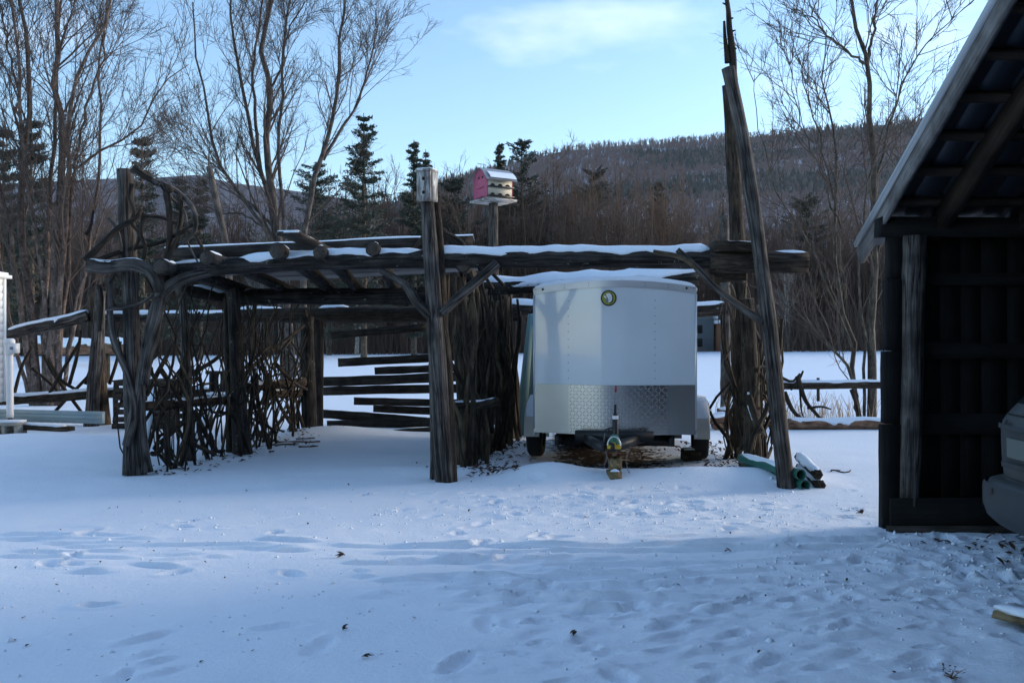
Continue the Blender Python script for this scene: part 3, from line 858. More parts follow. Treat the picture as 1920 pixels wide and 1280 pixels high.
# conifers
def conifer_mesh(seed, h, w, broad=False):
    r = np.random.default_rng(seed)
    tm = MB(); tm.tubes(np.array([[[0, 0, 0], [0.05, 0, h * .3], [0, 0.05, h * .65], [0, 0, h]]]), np.array([[h * .014, h * .011, h * .007, 0.03]]), 7)
    cm_ = MB()
    nb = int(36 + h * 5.5)
    lev = int(h * 1.5); f = np.clip(np.floor(r.uniform(0.12, 0.995, nb) * lev) / lev + r.normal(0, 0.006, nb), 0.1, 0.995)
    th = r.random(nb) * 2 * np.pi
    env = 1.6 * (1 - f) ** (0.6 if broad else 0.85) * np.minimum(1, (f + 0.15) * 2.2)
    ln = w * env * r.uniform(0.4, 1.25, nb) + 0.3
    k = 6
    P = np.zeros((nb, k, 3)); el = np.radians(28 - 42 * (1 - f) + r.normal(0, 8, nb))
    for s in range(k):
        u = s / (k - 1)
        P[:, s] = np.stack([np.cos(th) * ln * u, np.sin(th) * ln * u, f * h + np.sin(el) * ln * u + 0.10 * ln * u * u], 1)
    tm.tubes(P, np.linspace(0.05, 0.012, k)[None] * np.ones((nb, 1)), 3)
    per = 90
    idx = np.repeat(np.arange(nb), per)
    u = r.uniform(0.12, 1.04, len(idx)); fi = np.clip(u * (k - 1), 0, k - 1.001); a = fi.astype(int); b = (fi - a)[:, None]
    C = P[idx, a] * (1 - b) + P[idx, a + 1] * b
    spread = (ln[idx] * 0.13 * (1.15 - u) + 0.10)[:, None]
    C = C + r.normal(0, 1, C.shape) * spread * np.array([1, 1, 0.35])
    D = np.stack([np.cos(th[idx]), np.sin(th[idx]), 0.15 + r.normal(0, .35, len(idx))], 1) + r.normal(0, 0.6, C.shape)
    D /= np.linalg.norm(D, axis=1, keepdims=True)
    Ls = r.uniform(0.16, 0.42, (len(idx), 1)) * (h / 16) ** 0.5
    Wv = np.cross(D, r.normal(0, 1, C.shape)); Wv /= np.linalg.norm(Wv, axis=1, keepdims=True); Wv *= Ls * 0.13
    V = np.stack([C - D * Ls * .5, C + Wv, C + D * Ls * .5, C - Wv], axis=1)
    cm_.add(V, np.arange(len(idx) * 4).reshape(-1, 4))
    return tm, cm_
def conifer(label, px, py, d, wpx, seed, broad=False, group=None):
    x = (px - 960) / FPX * d; z0 = float(gh(x, d)); h = CZ + (640 - py) / FPX * d - z0
    t = thing('conifer_tree', (x, d, z0), label, 'tree', group)
    tm, c = conifer_mesh(seed, h, wpx / FPX * d / 2, broad)
    for m, nm, mt in ((tm, 'trunk', M['bark3']), (c, 'crown', M['needle'])):
        m.V = [v + np.array([x, d, z0]) for v in m.V]
        m.build(nm, mt, t)
conifer('tall dark pine with tiered limbs standing above the wood', 682, 212, 74, 130, 1)
conifer('narrow conifer close to the right of the tall dark pine', 776, 262, 86, 80, 2)
conifer('short thin conifer at the edge of the dark hillside', 798, 280, 96, 45, 3)
conifer('conifer top showing behind the left pergola post', 266, 252, 58, 95, 4)
conifer('dark conifer behind the many-stemmed speckled tree', 58, 214, 52, 90, 5)
conifer('conifer half hidden among the speckled stems at the white clapboard corner', 6, 235, 56, 80, 6)
conifer('broad dark conifer behind the spreading bare tree', 592, 304, 82, 150, 7, True)
conifer('broad pine with a ragged top behind the pink birdhouse', 978, 262, 104, 120, 8, True)
conifer('slim conifer top just left of the ragged broad pine', 936, 266, 112, 50, 9)
conifer('wide rounded conifer standing over the wood above the trailer', 1110, 318, 128, 140, 10, True)
conifer('small pointed conifer in the wood above the trailer roof', 1235, 340, 126, 80, 11)
conifer('dark conifer in the wood behind the slender bare tree', 1512, 362, 104, 110, 12, True)
conifer('dark conifer in the wood behind the leaning pole', 1690, 372, 110, 120, 13, True)
conifer('small dark conifer against the low far hill', 342, 326, 70, 50, 14)
conifer('little conifer beside the broken leaning trunk', 375, 330, 72, 45, 15)
conifer('dark conifer behind the whitewashed nest box', 850, 335, 100, 120, 16, True)

# the wood beyond the field: single bare trees in front, the mass behind
def bare_mesh(seed, h, birch=False):
    r = np.random.default_rng(seed)
    ns = r.integers(1, 4)
    P = []; Rr = []
    for k in range(ns):
        a = r.random() * 6.28; sp = r.uniform(0.3, 1.6) * (0.4 if ns == 1 else 1)
        u = np.linspace(0, 1, 8)
        q = np.stack([np.cos(a) * sp * u ** 1.4 + 0.2 * k, np.sin(a) * sp * u ** 1.4, h * r.uniform(0.8, 1) * u], 1)
        q[1:] += r.normal(0, 0.12, (7, 3)); P.append(q); Rr.append(np.linspace(0.15 if ns > 1 else 0.2, 0.03, 8))
    P = np.array(P); Rr = np.array(Rr)
    t = MB(); t.tubes(P, Rr, 5)
    B1, R1 = grow(P, Rr, int(26 / ns), h * 0.34, 38, 0.10, 5, 0.10, 0.18, 1.0, 0.55, 0.028, 0.4, r=r)
    B2, R2 = grow(B1, R1, 6, h * 0.12, 38, 0.08, 4, 0.14, 0.2, 1.0, 0.7, 0.02, 0.5, r=r)
    B3, R3 = grow(B2, R2, 4, h * 0.06, 38, 0.08, 3, 0.14, 0.2, 1.0, 0.8, 0.014, 0.6, r=r)
    c = MB(); c.tubes(B1, R1, 4); c.tubes(B2, R2, 3); c.tubes(B3, R3, 3)
    return t, c
def wood_line():
    r = np.random.default_rng(77)
    protos = []
    for k in range(7):
        birch = k == 6
        t, c = bare_mesh(100 + k, 15.0)
        to = t.build('trunk', M['birch'] if birch else (M['bark2'] if k % 2 else M['bark3']), None)
        co = c.build('crown', M['birch'] if birch else M['woodtwig'], None)
        protos.append((to.data, co.data))
        bpy.data.objects.remove(to); bpy.data.objects.remove(co)
    for k in range(215):
        d = 92 + 40 * (k / 215) ** 1.2 + r.uniform(-4, 4)
        x = r.uniform(-0.80, 0.80) * d
        px = x / d * FPX + 960
        if 1290 < px < 1400 and d < 112: continue
        birch = r.random() < 0.15
        td, cd = protos[6] if birch else protos[r.integers(0, 6)]
        t = thing('wood_tree', (x, d, float(gh(x, d)) - 0.1), 'pale-barked bare tree at the edge of the wood beyond the field' if birch else 'bare grey-brown tree at the edge of the wood beyond the field', 'tree',
                  'pale-barked trees in the wood' if birch else 'bare trees in the wood')
        s = r.uniform(0.95, 1.4) * (0.78 if px > 1380 else (0.85 if px < 620 else 1.0))
        if birch: s *= 0.8
        t.scale = (s, s, s * r.uniform(0.92, 1.1)); t.rotation_euler = (0, 0, r.random() * 6.28)
        for nm, dt in (('trunk', td), ('crown', cd)):
            o = bpy.data.objects.new(nm, dt); COL.objects.link(o); o.parent = t
    # the mass behind and the undergrowth
    m = MB()
    n = 6000
    y = 100 + 85 * r.random(n) ** 1.6; x = r.uniform(-0.9, 0.9, n) * y; x = np.where((np.abs(x / y * FPX + 960 - 1340) < 50) & (y < 112), x + 14, x)
    z = gh(x, y); h = r.uniform(11, 21, n) * np.where(x / y * FPX + 960 > 1380, 0.75, np.where(x / y * FPX + 960 < 620, .8, 1.0))
    u = np.linspace(0, 1, 5)
    a = r.random(n) * 6.28; sp = r.uniform(0, 2.0, n)
    P = np.stack([x[:, None] + np.cos(a)[:, None] * sp[:, None] * u ** 1.5, y[:, None] + np.sin(a)[:, None] * sp[:, None] * u ** 1.5, z[:, None] + h[:, None] * u], -1) + r.normal(0, 0.15, (n, 5, 3))
    Rr = r.uniform(0.06, 0.17, n)[:, None] * np.linspace(1, 0.25, 5)[None]
    m.tubes(P, Rr, 3)
    B1, R1 = grow(P, Rr, 9, 4.2, 34, 0.1, 4, 0.12, 0.25, 1, 0.6, 0.025, 0.4, r=r)
    m.tubes(B1, R1, 3)
    B2, R2 = grow(B1, R1, 4, 1.6, 36, 0.08, 3, 0.15, 0.25, 1, 0.7, 0.02, 0.5, r=r)
    m.tubes(B2, R2, 3)
    tag(m.build('wood_thicket', M['woodtwig'], None), 'dense brown thicket of bare trees filling the wood beyond the field', 'forest', None, 'stuff')
    m = MB(); n = 22000
    y = 92 + 60 * r.random(n) ** 1.5; x = r.uniform(-0.95, 0.95, n) * y
    x = np.where((np.abs(x / y * FPX + 960 - 1330) < 45) & (y < 110), x - 12, x)
    z = gh(x, y); h = r.uniform(1.0, 5.5, n)
    a = r.random(n) * 6.28; sp = h * r.uniform(0, 0.4, n)
    u = np.array([0, 0.5, 1.0])
    P = np.stack([x[:, None] + np.cos(a)[:, None] * sp[:, None] * u, y[:, None] + np.sin(a)[:, None] * sp[:, None] * u, z[:, None] + h[:, None] * u], -1)
    P[:, 1] += r.normal(0, 0.12, (n, 3))
    Rr = np.array([0.035, 0.026, 0.012])[None] * r.uniform(0.6, 1.4, (n, 1))
    m.tubes(P, Rr, 3)
    B1, R1 = grow(P, Rr, 4, 1.2, 35, 0.1, 3, 0.12, 0.25, 1, 0.7, 0.014, 0.5, r=r)
    m.tubes(B1, R1, 3)
    tag(m.build('undergrowth', M['woodtwig'], None), 'low reddish-brown brush along the far edge of the snowy field', 'brush', None, 'stuff')
wood_line()

# far house among the trees
def far_house():
    c = at(1318, 660, 100); zg = float(gh(c[0], 100))
    t = thing('far_house', (c[0], 101.5, zg), 'grey house with a snowy roof at the edge of the far wood', 'house')
    x0, x1, y0, y1, h = c[0] - 5.5, c[0] + 1.4, 101, 108, 3.6
    m = MB(); m.box(((x0 + x1) / 2, (y0 + y1) / 2, zg + h / 2 - .2), (x1 - x0, y1 - y0, h + .4)); m.build('wall', M['farwall'], t)
    m = MB(); xm = (x0 + x1) / 2
    V = [(x0 - .3, y0 - .4, zg + h), (xm, y0 - .4, zg + h + 2.3), (x1 + .4, y0 - .4, zg + h), (x0 - .3, y1, zg + h), (xm, y1, zg + h + 2.3), (x1 + .4, y1, zg + h)]
    V2 = [(a, b, z + .35) for a, b, z in V]
    m.add(V + V2, [(0, 1, 4, 3), (1, 2, 5, 4), (7, 6, 9, 10), (8, 7, 10, 11), (0, 6, 7, 1), (1, 7, 8, 2), (2, 8, 11, 5), (0, 3, 9, 6)])
    m.build('roof', M['snowcap'], t)
    m = MB(); m.add([(x0, y0 - .02, zg + h), (x1, y0 - .02, zg + h), (xm, y0 - .02, zg + h + 2.1)], None, [(0, 1, 2)]); m.build('gable', M['farwall'], t)
    for wx in (x1 - 1.6, x1 - 4.2):
        for wz in (1.0, 2.5):
            m = MB(); m.box((wx, y0 - .03, zg + wz), (.7, .08, .9)); m.build('window', M['hole'], t)
    m = MB(); m.box((x1 + 2.0, y0 + 2, zg + 1.5), (3.2, 3.5, 3.2)); m.build('side_wing', M['farbrown'], t)
    m = MB(); m.box((x1 + 2.0, y0 + 2, zg + 3.3), (3.8, 4.1, .4)); m.build('wing_roof', M['snowcap'], t)
far_house()

rng = np.random.default_rng(7)
# ------------------------------------------------------------------ pergola
def pergola():
    t = thing('pergola', (-0.7, 10.2, 0), 'rustic log pergola with a boarded roof on crooked posts, dusted with snow', 'pergola')
    def logp(name, pts, r0, r1=None, matl='post', sides=12, rough=0.10, flare=0, par=None, **k):
        m = MB(); m.log(pts, r0, r1, sides, rough, flare=flare, **k)
        return m.build(name, M[matl], par or t, smooth=True)
    A = at
    # front beam
    fb = [A(300, 512, 10.62), A(420, 500, 10.5), A(620, 489, 10.35), A(820, 485, 10.22), A(1080, 484, 10.15), A(1335, 486, 10.0), A(1420, 490, 9.98)]
    b = logp('beam', fb, 0.095, 0.115, 'beam', 14, 0.09)
    snow_on(fb, 0.106, b, 0.8, 0.05, 0.02, 0.46, gaps=0.36); snow_on(fb, 0.118, b, 0.8, 0.065, 0.465, 0.925)
    # doubled end log with a slab on top
    e = [A(1330, 494, 9.97), A(1420, 492, 9.95), A(1514, 491, 9.9)]
    b = logp('beam_end_log', e, 0.128, 0.112, 'barkpost', 14, 0.07)
    snow_on(e, 0.115, b, 0.6, 0.03, 0.62, 1.0)
    m = MB(); m.board(A(1336, 464, 9.95), A(1418, 464, 9.95), 0.30, 0.11, (0, 1, 0.02), 6); s = m.build('slab', M['barkpost'], t)
    snow_on([A(1338, 464, 9.95), A(1416, 464, 9.95)], 0.06, s, 1.7, 0.02, lift=1.0)
    logp('lower_tie', [A(1340, 515, 10.3), A(1400, 512, 10.2)], 0.09, 0.08, 'barkpost')
    # mid beam in two lengths
    mb = [A(335, 543, 12.2), A(380, 550, 12.5), A(430, 560, 12.8)]
    b = logp('beam', mb, 0.085, 0.075, 'stick'); snow_on(mb, 0.08, b, 0.7, 0.04, 0.25, 0.95)
    mb = [A(420, 556, 13.0), A(600, 556, 13.0), A(815, 553, 13.0)]
    b = logp('beam', mb, 0.11, 0.12, 'beam'); snow_on(mb, 0.11, b, 0.7, 0.035, 0.0, 0.14)
    mb = [A(862, 540, 13.0), A(1000, 536, 13.0), A(1150, 529, 12.8), A(1310, 521, 12.6)]
    b = logp('beam', mb, 0.125, 0.095, 'beam'); snow_on(mb, 0.118, b, 0.85, 0.085, 0.05, 1.0)
    # rear beams
    rb = [A(440, 592, 16.3), A(620, 590, 16.3), A(815, 590, 16.2)]
    b = logp('beam', rb, 0.14, 0.15, 'stick'); snow_on(rb, 0.14, b, 0.6, 0.05, 0.02, 0.24); snow_on(rb, 0.14, b, 0.6, 0.05, 0.42, 0.58)
    rb = [A(938, 578, 16.2), A(1000, 580, 16.1), A(1080, 580, 16.0)]
    b = logp('beam', rb, 0.13, 0.12, 'beam'); snow_on(rb, 0.125, b, 0.85, 0.07)
    rb = [A(1250, 582, 14.2), A(1310, 582, 14.1), A(1372, 578, 14.0)]
    b = logp('beam', rb, 0.115, 0.11, 'beam'); snow_on(rb, 0.11, b, 0.8, 0.05, 0.2, 0.9)
    # rafters: poles laid front to back
    for (px, py, r0, px2, py2) in ((388, 484, 0.085, 545, 545), (520, 470, 0.095, 625, 545), (600, 473, 0.085, 675, 545), (700, 466, 0.085, 742, 540), (300, 500, 0.09, 470, 548), (868, 496, 0.09, 885, 520)):
        p = [A(px, py, 10.15), A((px * .55 + px2 * .45), (py * .55 + py2 * .45) - 4, 11.6), A(px2, py2, 13.5), A(px2 + (px2 - px) * 0.2, py2 + 12, 15.6)]
        b = logp('rafter', p, r0, r0 * 0.85, 'beam')
        m = MB(); d0 = (p[0] - p[1]) / np.linalg.norm(p[0] - p[1]); m.log([p[0] - d0 * .01, p[0] + d0 * 0.006], r0 * 0.93, r0 * 0.9, 12, 0.06, seg=1); m.build('cut_end', M['endgrain'], b)
        snow_on(p[:2], r0, b, 0.6, 0.03, 0.0, 0.35)
    # roof sheets lying over the rafters
    for k in range(8):
        f = k / 7
        d = 11.5 + 3.6 * f
        zl, zr = 2.72 - 0.10 * f, 2.88 - 0.08 * f
        xl = (308 + 35 * math.sin(k * 2.1) - 960) / FPX * 11.5; xr = (868 + 22 * math.sin(k * 1.7 + 1) - 960) / FPX * 11.5
        m = MB()
        nx, ny = 40, 7
        X = np.linspace(xl, xr, nx)
        Vt = np.zeros((ny, nx, 3))
        for j in range(ny):
            v = j / (ny - 1)
            Vt[j, :, 0] = X; Vt[j, :, 1] = d + 0.56 * v
            Vt[j, :, 2] = zl + (zr - zl) * (X - xl) / (xr - xl) + 0.018 * (j % 2) + 0.02 * fbm(X * 1.2 + k, X * 0 + v * 2, 3, 2) - 0.03 * v
        Vb = Vt.copy(); Vb[..., 2] -= 0.012
        m.grid(Vt); m.grid(Vb[:, ::-1])
        o = m.build('roof_sheet', M['sheet'], t)
        # front lip of each sheet
        if k == 0:
            m = MB(); m.board((xl, d - .02, zl - .065), (xr, d - .02, zr - .065), 0.14, 0.03, (0, 0, 1), 16, warp=0.003); m.build('eave_board', M['plank'], t)
        Vs = Vt.copy(); Vs[..., 2] += 0.006
        Vu = Vt.copy(); Vu[..., 2] += 0.028 + 0.03 * fbm(Vt[..., 0] * 2, Vt[..., 1] * 2, 5, 3)
        for q in (0, -1): Vu[q, :, 2] -= 0.012
        m = MB(); m.grid(Vu); m.grid(Vs[:, ::-1])
        m.grid(np.stack([Vs[0], Vu[0]])); m.build('snow_layer', M['snowcap'], o, smooth=True)
    # loose plank poking forward over the eave
    m = MB(); m.board(A(541, 437, 9.75), A(625, 476, 12.0), 0.24, 0.035, (1, 0.2, 0), 8); pl = m.build('loose_plank', M['plank'], t)
    m = MB(); m.board(A(541, 434.4, 9.75), A(625, 474, 12.0), 0.22, 0.025, (1, 0.2, 0), 8); m.build('snow_layer', M['snowcap'], pl, smooth=True)
    # posts
    logp('post', [A(256, 892, 10.5) - [0, 0, .12], A(253, 840, 10.5), A(249, 700, 10.5), A(243, 520, 10.5), A(237, 400, 10.5), A(235, 318, 10.5)], 0.098, 0.09, 'post', 16, 0.10, 0.35)
    logp('post_strand', [A(240, 890, 10.4), A(240, 820, 10.4), A(258, 740, 10.38), A(272, 640, 10.4), A(283, 590, 10.4), A(300, 540, 10.45)], 0.048, 0.042, 'post', 10, 0.18, 0.2)
    logp('post_strand', [A(275, 885, 10.42), A(266, 780, 10.4), A(268, 690, 10.38), A(290, 640, 10.4), A(296, 600, 10.4)], 0.045, 0.042, 'post', 10, 0.18, 0.4)
    logp('post_strand', [A(238, 835, 10.33), A(252, 770, 10.35), A(240, 705, 10.35), A(222, 660, 10.4), A(208, 610, 10.45), A(206, 520, 10.5)], 0.05, 0.03, 'post', 9, 0.18)
    c0 = [A(836, 905, 10.0) - [0, 0, .1], A(832, 860, 10.0), A(822, 700, 10.0), A(815, 600, 10.02), A(806, 450, 10.05), A(801, 376, 10.05)]
    logp('post', c0, 0.108, 0.076, 'post', 16, 0.09, 0.05)
    logp('post_strand', [A(847, 903, 10.02) - [0, 0, .05], A(842, 800, 10.04), A(838, 680, 10.06), A(830, 600, 10.1), A(826, 480, 10.12), A(818, 380, 10.12)], 0.07, 0.045, 'barkpost', 12, 0.12)
    logp('post_strand', [A(816, 893, 10.15) - [0, 0, .05], A(815, 780, 10.1), A(812, 680, 10.1)], 0.06, 0.05, 'post', 10, 0.12)
    lp = [A(1477, 920, 9.52) - [0, 0, .12], A(1462, 800, 9.58), A(1443, 620, 9.65), A(1420, 440, 9.7), A(1393, 260, 9.75), A(1366, 128, 9.8)]
    b = logp('leaning_post', lp, 0.088, 0.07, 'post', 14, 0.07, 0.12)
    logp('splintered_tip', [A(1376, 150, 9.8), A(1374, 100, 9.82), A(1368, 50, 9.82), A(1366, 18, 9.82), A(1362, -6, 9.82)], 0.045, 0.022, 'stick', 9, 0.25, par=b)
    logp('splintered_tip', [A(1364, 118, 9.8), A(1360, 80, 9.82), A(1358, 40, 9.82)], 0.03, 0.014, 'stick', 7, 0.25, par=b)
    for (x, y, x2, y2) in ((1370, 60, 1379, 57), (1374, 90, 1381, 92), (1363, 10, 1355, 6), (1372, 103, 1380, 100), (1369, 36, 1375, 34)):
        logp('knot_stub', [A(x, y, 9.82), A(x2, y2, 9.8)], 0.013, 0.007, 'stick', 6, 0.2, par=b)
    rp = [A(1392, 800, 11.7) - [0, 0, .25], A(1388, 650, 11.6), A(1384, 470, 11.5), A(1374, 300, 11.3), A(1365, 160, 11.2)]
    logp('post', rp, 0.12, 0.07, 'barkpost', 14, 0.12)
    logp('post', [A(1412, 870, 10.8) - [0, 0, .1], A(1408, 700, 10.8), A(1400, 560, 10.7)], 0.105, 0.09, 'barkpost', 12, 0.14, 0.2)
    # other posts
    for pts, r0, r1, mt in ([[(357, 866), (352, 760), (348, 640), (342, 560)], 0.075, 0.055, 'post'], [[(457, 852), (447, 720), (440, 600), (436, 540)], 0.115, 0.085, 'beam'],
                            [[(432, 850), (428, 700), (424, 560)], 0.05, 0.045, 'stick'], [[(580, 812), (577, 700), (575, 594)], 0.125, 0.115, 'beam'], [[(878, 872), (872, 740), (862, 600), (858, 520)], 0.125, 0.10, 'barkpost'],
                            [[(905, 850), (905, 700), (900, 545)], 0.12, 0.10, 'barkpost'], [[(948, 822), (946, 700), (935, 565)], 0.13, 0.11, 'barkpost'], [[(1388, 792), (1382, 690), (1378, 585)], 0.11, 0.10, 'barkpost']):
        d = CZ * FPX / (pts[0][1] - 640)
        P = [A(x, y, d) for x, y in pts]; P[0] = P[0] - [0, 0, .15]
        logp('post', P, r0, r1, mt, 12, 0.13, 0.25)
    m = MB(); m.board(A(597, 806, 15.8) - [0, 0, .1], A(597, 598, 15.8), 0.16, 0.05, (1, 0, 0), 8); m.build('board_post', M['plank'], t)
    # braces
    logp('brace', [A(806, 592, 9.98), A(782, 566, 10.0), A(760, 535, 10.08), A(715, 508, 10.2)], 0.055, 0.035, 'post', 10, 0.15)
    logp('brace', [A(828, 588, 9.98), A(870, 548, 10.0), A(932, 494, 10.1)], 0.05, 0.06, 'post', 10, 0.1)
    br = logp('brace', [A(1432, 604, 9.62), A(1395, 580, 9.75), A(1340, 538, 9.85), A(1306, 502, 9.85), A(1270, 468, 9.85)], 0.042, 0.03, 'post', 10, 0.15)
    logp('brace_fork', [A(1306, 502, 9.85), A(1275, 482, 9.83), A(1225, 472, 9.83)], 0.033, 0.024, 'stick2', 8, 0.15, par=br)
    # the big crooked limb on the left
    cl = [A(164, 496, 10.3), A(205, 501, 10.32), A(250, 496, 10.3), A(280, 506, 10.3), A(295, 530, 10.3), A(299, 560, 10.3), A(292, 605, 10.3), A(278, 660, 10.32), A(270, 720, 10.35)]
    b = logp('crooked_limb', cl, 0.072, 0.055, 'post', 12, 0.14); snow_on(cl[:4], 0.085, b, 0.55, 0.018)
    logp('crooked_limb', [A(298, 560, 10.32), A(312, 540, 10.36), A(350, 520, 10.45), A(400, 508, 10.5)], 0.07, 0.05, 'post', 10, 0.15)
    # wreath of branches round the left post top
    W_ = [([(246, 318), (275, 333), (300, 345), (330, 358), (355, 380), (366, 402), (367, 430), (356, 446), (338, 456), (322, 470)], .036, .018), ([(250, 314), (285, 338), (320, 352), (322, 358)], .045, .03),
          ([(312, 358), (318, 395), (319, 440), (313, 490), (311, 545)], .040, .035), ([(335, 366), (341, 392), (338, 425), (330, 452), (318, 480), (312, 505)], .030, .022),
          ([(160, 488), (188, 460), (225, 425), (250, 412), (266, 394)], .045, .025), ([(182, 488), (240, 468), (300, 455), (345, 432), (366, 418)], .030, .018), ([(266, 405), (300, 407), (332, 420)], .022, .018),
          ([(270, 400), (264, 440), (273, 465), (266, 492)], .026, .022), ([(247, 345), (243, 372), (252, 395), (247, 420), (262, 440), (250, 470)], .026, .020), ([(204, 408), (218, 425), (226, 452), (228, 470)], .022, .016),
          ([(366, 440), (380, 465), (388, 484)], .016, .016), ([(345, 430), (352, 455), (370, 490)], .012, .010), ([(300, 345), (322, 372), (345, 396), (352, 425)], .022, .014), ([(160, 440), (170, 425), (175, 395)], .02, .012),
          ([(206, 530), (222, 500), (225, 480)], .02, .015), ([(185, 535), (190, 560), (186, 620)], .03, .03), ([(200, 580), (260, 570), (290, 550)], .022, .016)]
    for pts, r0, r1 in W_:
        P = [A(x, y, 10.35 + rng.uniform(-.06, .1)) for x, y in pts]
        logp('branch', P, r0, r1, 'stick' if rng.random() < .6 else 'post', 8, 0.15)
    # dead boughs propped on the roof behind the middle post
    for pts in ([(834, 435), (800, 440), (785, 455), (770, 476)], [(822, 425), (832, 440), (835, 475)], [(826, 430), (855, 455), (885, 480), (910, 500), (945, 535)], [(832, 436), (860, 450), (876, 470), (900, 505), (925, 542)], [(835, 440), (858, 462)]):
        logp('branch', [A(x, y, 11.2) for x, y in pts], 0.035, 0.02, 'stick', 7, 0.15)
    # low rails of the left wall
    for pts, d0, d1, r0 in (([(268, 762), (350, 755), (440, 748)], 10.6, 12.6, .055), ([(465, 726), (500, 722), (568, 716)], 12.8, 15.2, .075), ([(500, 738), (575, 736)], 14.0, 15.6, .07), ([(846, 760), (900, 758), (930, 752)], 10.9, 11.6, 0.05)):
        P = [A(x, y, d0 + (d1 - d0) * i / (len(pts) - 1)) for i, (x, y) in enumerate(pts)]
        b = logp('rail', P, r0, r0 * 1.1, 'barkpost', 10, 0.12); snow_on(P, r0, b, 0.7, 0.025, gaps=0.4)
    # woven brushwood walls
    def stick(p0, p1, r0, r1, mt, wob=0.07, n=5):
        logp('branch', crook(p0, p1, n, wob), r0, r1, mt, 6, 0.12, seg=7)
    r = np.random.default_rng(12)
    def wall(A0, B0, n, zlo, zhi, leanmax, rads, outw=0.12, mats=('stick', 'stick2'), pm=0.25, wob=0.08, rise=(0.45, 1.0)):
        A0 = np.array(A0); B0 = np.array(B0); u_ = (B0 - A0) / np.linalg.norm(B0 - A0); Ln = np.linalg.norm(B0 - A0)
        nn = np.array([u_[1], -u_[0]])
        for k in range(n):
            s0 = r.uniform(0, Ln); hh = zlo + (zhi - zlo) * r.uniform(*rise)
            s1 = np.clip(s0 + r.normal(0, leanmax), -0.2, Ln + 0.2)
            p0 = A0 + u_ * s0 + nn * r.normal(0, outw); p1 = A0 + u_ * s1 + nn * r.normal(0, outw)
            z0 = zlo + (0 if r.random() < 0.8 else r.uniform(0, .5))
            rad = r.uniform(*rads)
            stick((p0[0], p0[1], z0 - 0.04), (p1[0], p1[1], hh), rad, rad * r.uniform(.35, .8), mats[1] if r.random() < pm else mats[0], wob)
    wall((-4.32, 10.75), (-3.75, 12.6), 46, 0, 2.3, 0.7, (.008, .024), 0.15, pm=0.3, wob=0.16, rise=(0.6, 1.05))
    wall((-3.75, 12.8), (-3.50, 15.4), 54, 0, 2.2, 1.0, (.008, .024), 0.17, pm=0.3, wob=0.17, rise=(0.55, 1.08))
    wall((-0.62, 10.75), (0.02, 14.9), 70, 0, 2.42, 0.32, (.012, .048), 0.10, pm=0.5, wob=0.09, rise=(0.75, 1.06))
    wall((2.92, 10.5), (3.12, 12.6), 40, 0, 2.3, 0.4, (.010, .032), 0.13, pm=0.6, wob=0.12, rise=(0.4, 1.0))
    # larger crossing sticks of the left wall, as seen between the posts
    for pts, d0, d1 in (([(275, 740), (300, 690), (328, 640)], 10.7, 11.2), ([(300, 690), (320, 720), (352, 775)], 10.8, 11.4), ([(365, 770), (400, 840), (420, 845)], 11.6, 12.3), ([(300, 830), (335, 800), (360, 770)], 10.9, 11.5),
                        ([(390, 860), (372, 800), (380, 760)], 11.6, 11.8), ([(330, 800), (350, 825), (400, 850)], 11.2, 11.6), ([(500, 820), (540, 770), (575, 710)], 14.0, 15.3), ([(495, 690), (530, 770), (560, 815)], 13.8, 14.8),
                        ([(470, 690), (520, 650), (570, 610)], 13.2, 15.2), ([(520, 685), (550, 715), (575, 730)], 13.6, 15), ([(460, 690), (490, 660), (505, 650)], 12.8, 13.3), ([(480, 700), (485, 760), (505, 845)], 12.9, 13.0),
                        ([(462, 840), (470, 760), (478, 690)], 12.8, 12.9), ([(360, 700), (395, 680), (415, 665)], 11.8, 12.3), ([(315, 870), (312, 830), (314, 790)], 10.8, 10.85), ([(285, 850), (300, 845), (325, 800)], 10.7, 11.0)):
        P = [A(x, y, d0 + (d1 - d0) * i / (len(pts) - 1)) for i, (x, y) in enumerate(pts)]
        logp('branch', P, 0.032, 0.024, 'barkpost' if rng.random() < .5 else 'stick', 8, 0.14)
    # bushy ends of the right wall
    for pts, r0, r1 in (([(1395, 830), (1372, 720), (1356, 650), (1352, 590)], .03, .012), ([(1390, 760), (1368, 690), (1358, 620), (1362, 560)], .028, .012), ([(1385, 735), (1365, 700), (1358, 680), (1366, 660), (1372, 640)], .016, .01),
                        ([(1378, 735), (1366, 730), (1358, 748)], .018, .012), ([(1428, 760), (1410, 690), (1395, 640), (1392, 590), (1398, 530)], .03, .014), ([(1425, 640), (1410, 600), (1405, 560)], .018, .012), ([(1440, 890), (1425, 850), (1418, 800), (1412, 740)], .03, .025),
                        ([(1416, 888), (1432, 868), (1446, 840), (1448, 800)], .026, .018), ([(1455, 830), (1440, 790), (1428, 760)], .02, .015), ([(1408, 742), (1418, 780), (1432, 820)], .035, .03), ([(1448, 790), (1444, 770), (1432, 745)], .012, .008),
                        ([(1370, 535), (1378, 560), (1376, 600)], .02, .015), ([(1386, 520), (1402, 540), (1408, 580)], .018, .012), ([(1452, 690), (1420, 690), (1440, 720), (1462, 745)], .02, .02), ([(1420, 725), (1435, 700), (1450, 670)], .014, .01)):
        P = [A(x, y, 10.9 + rng.uniform(-.3, .5)) for x, y in pts]
        logp('branch', P, r0, r1, 'stick2' if rng.random() < .5 else 'barkpost', 8, 0.14)
    gl = [A(1403, 742, 10.7), A(1412, 775, 10.6), A(1425, 810, 10.5)]
    b = logp('short_log', gl, .055, .06, 'barkpost', 9, .12); snow_on([p for p in gl], 0.055, b, 0.9, 0.02)
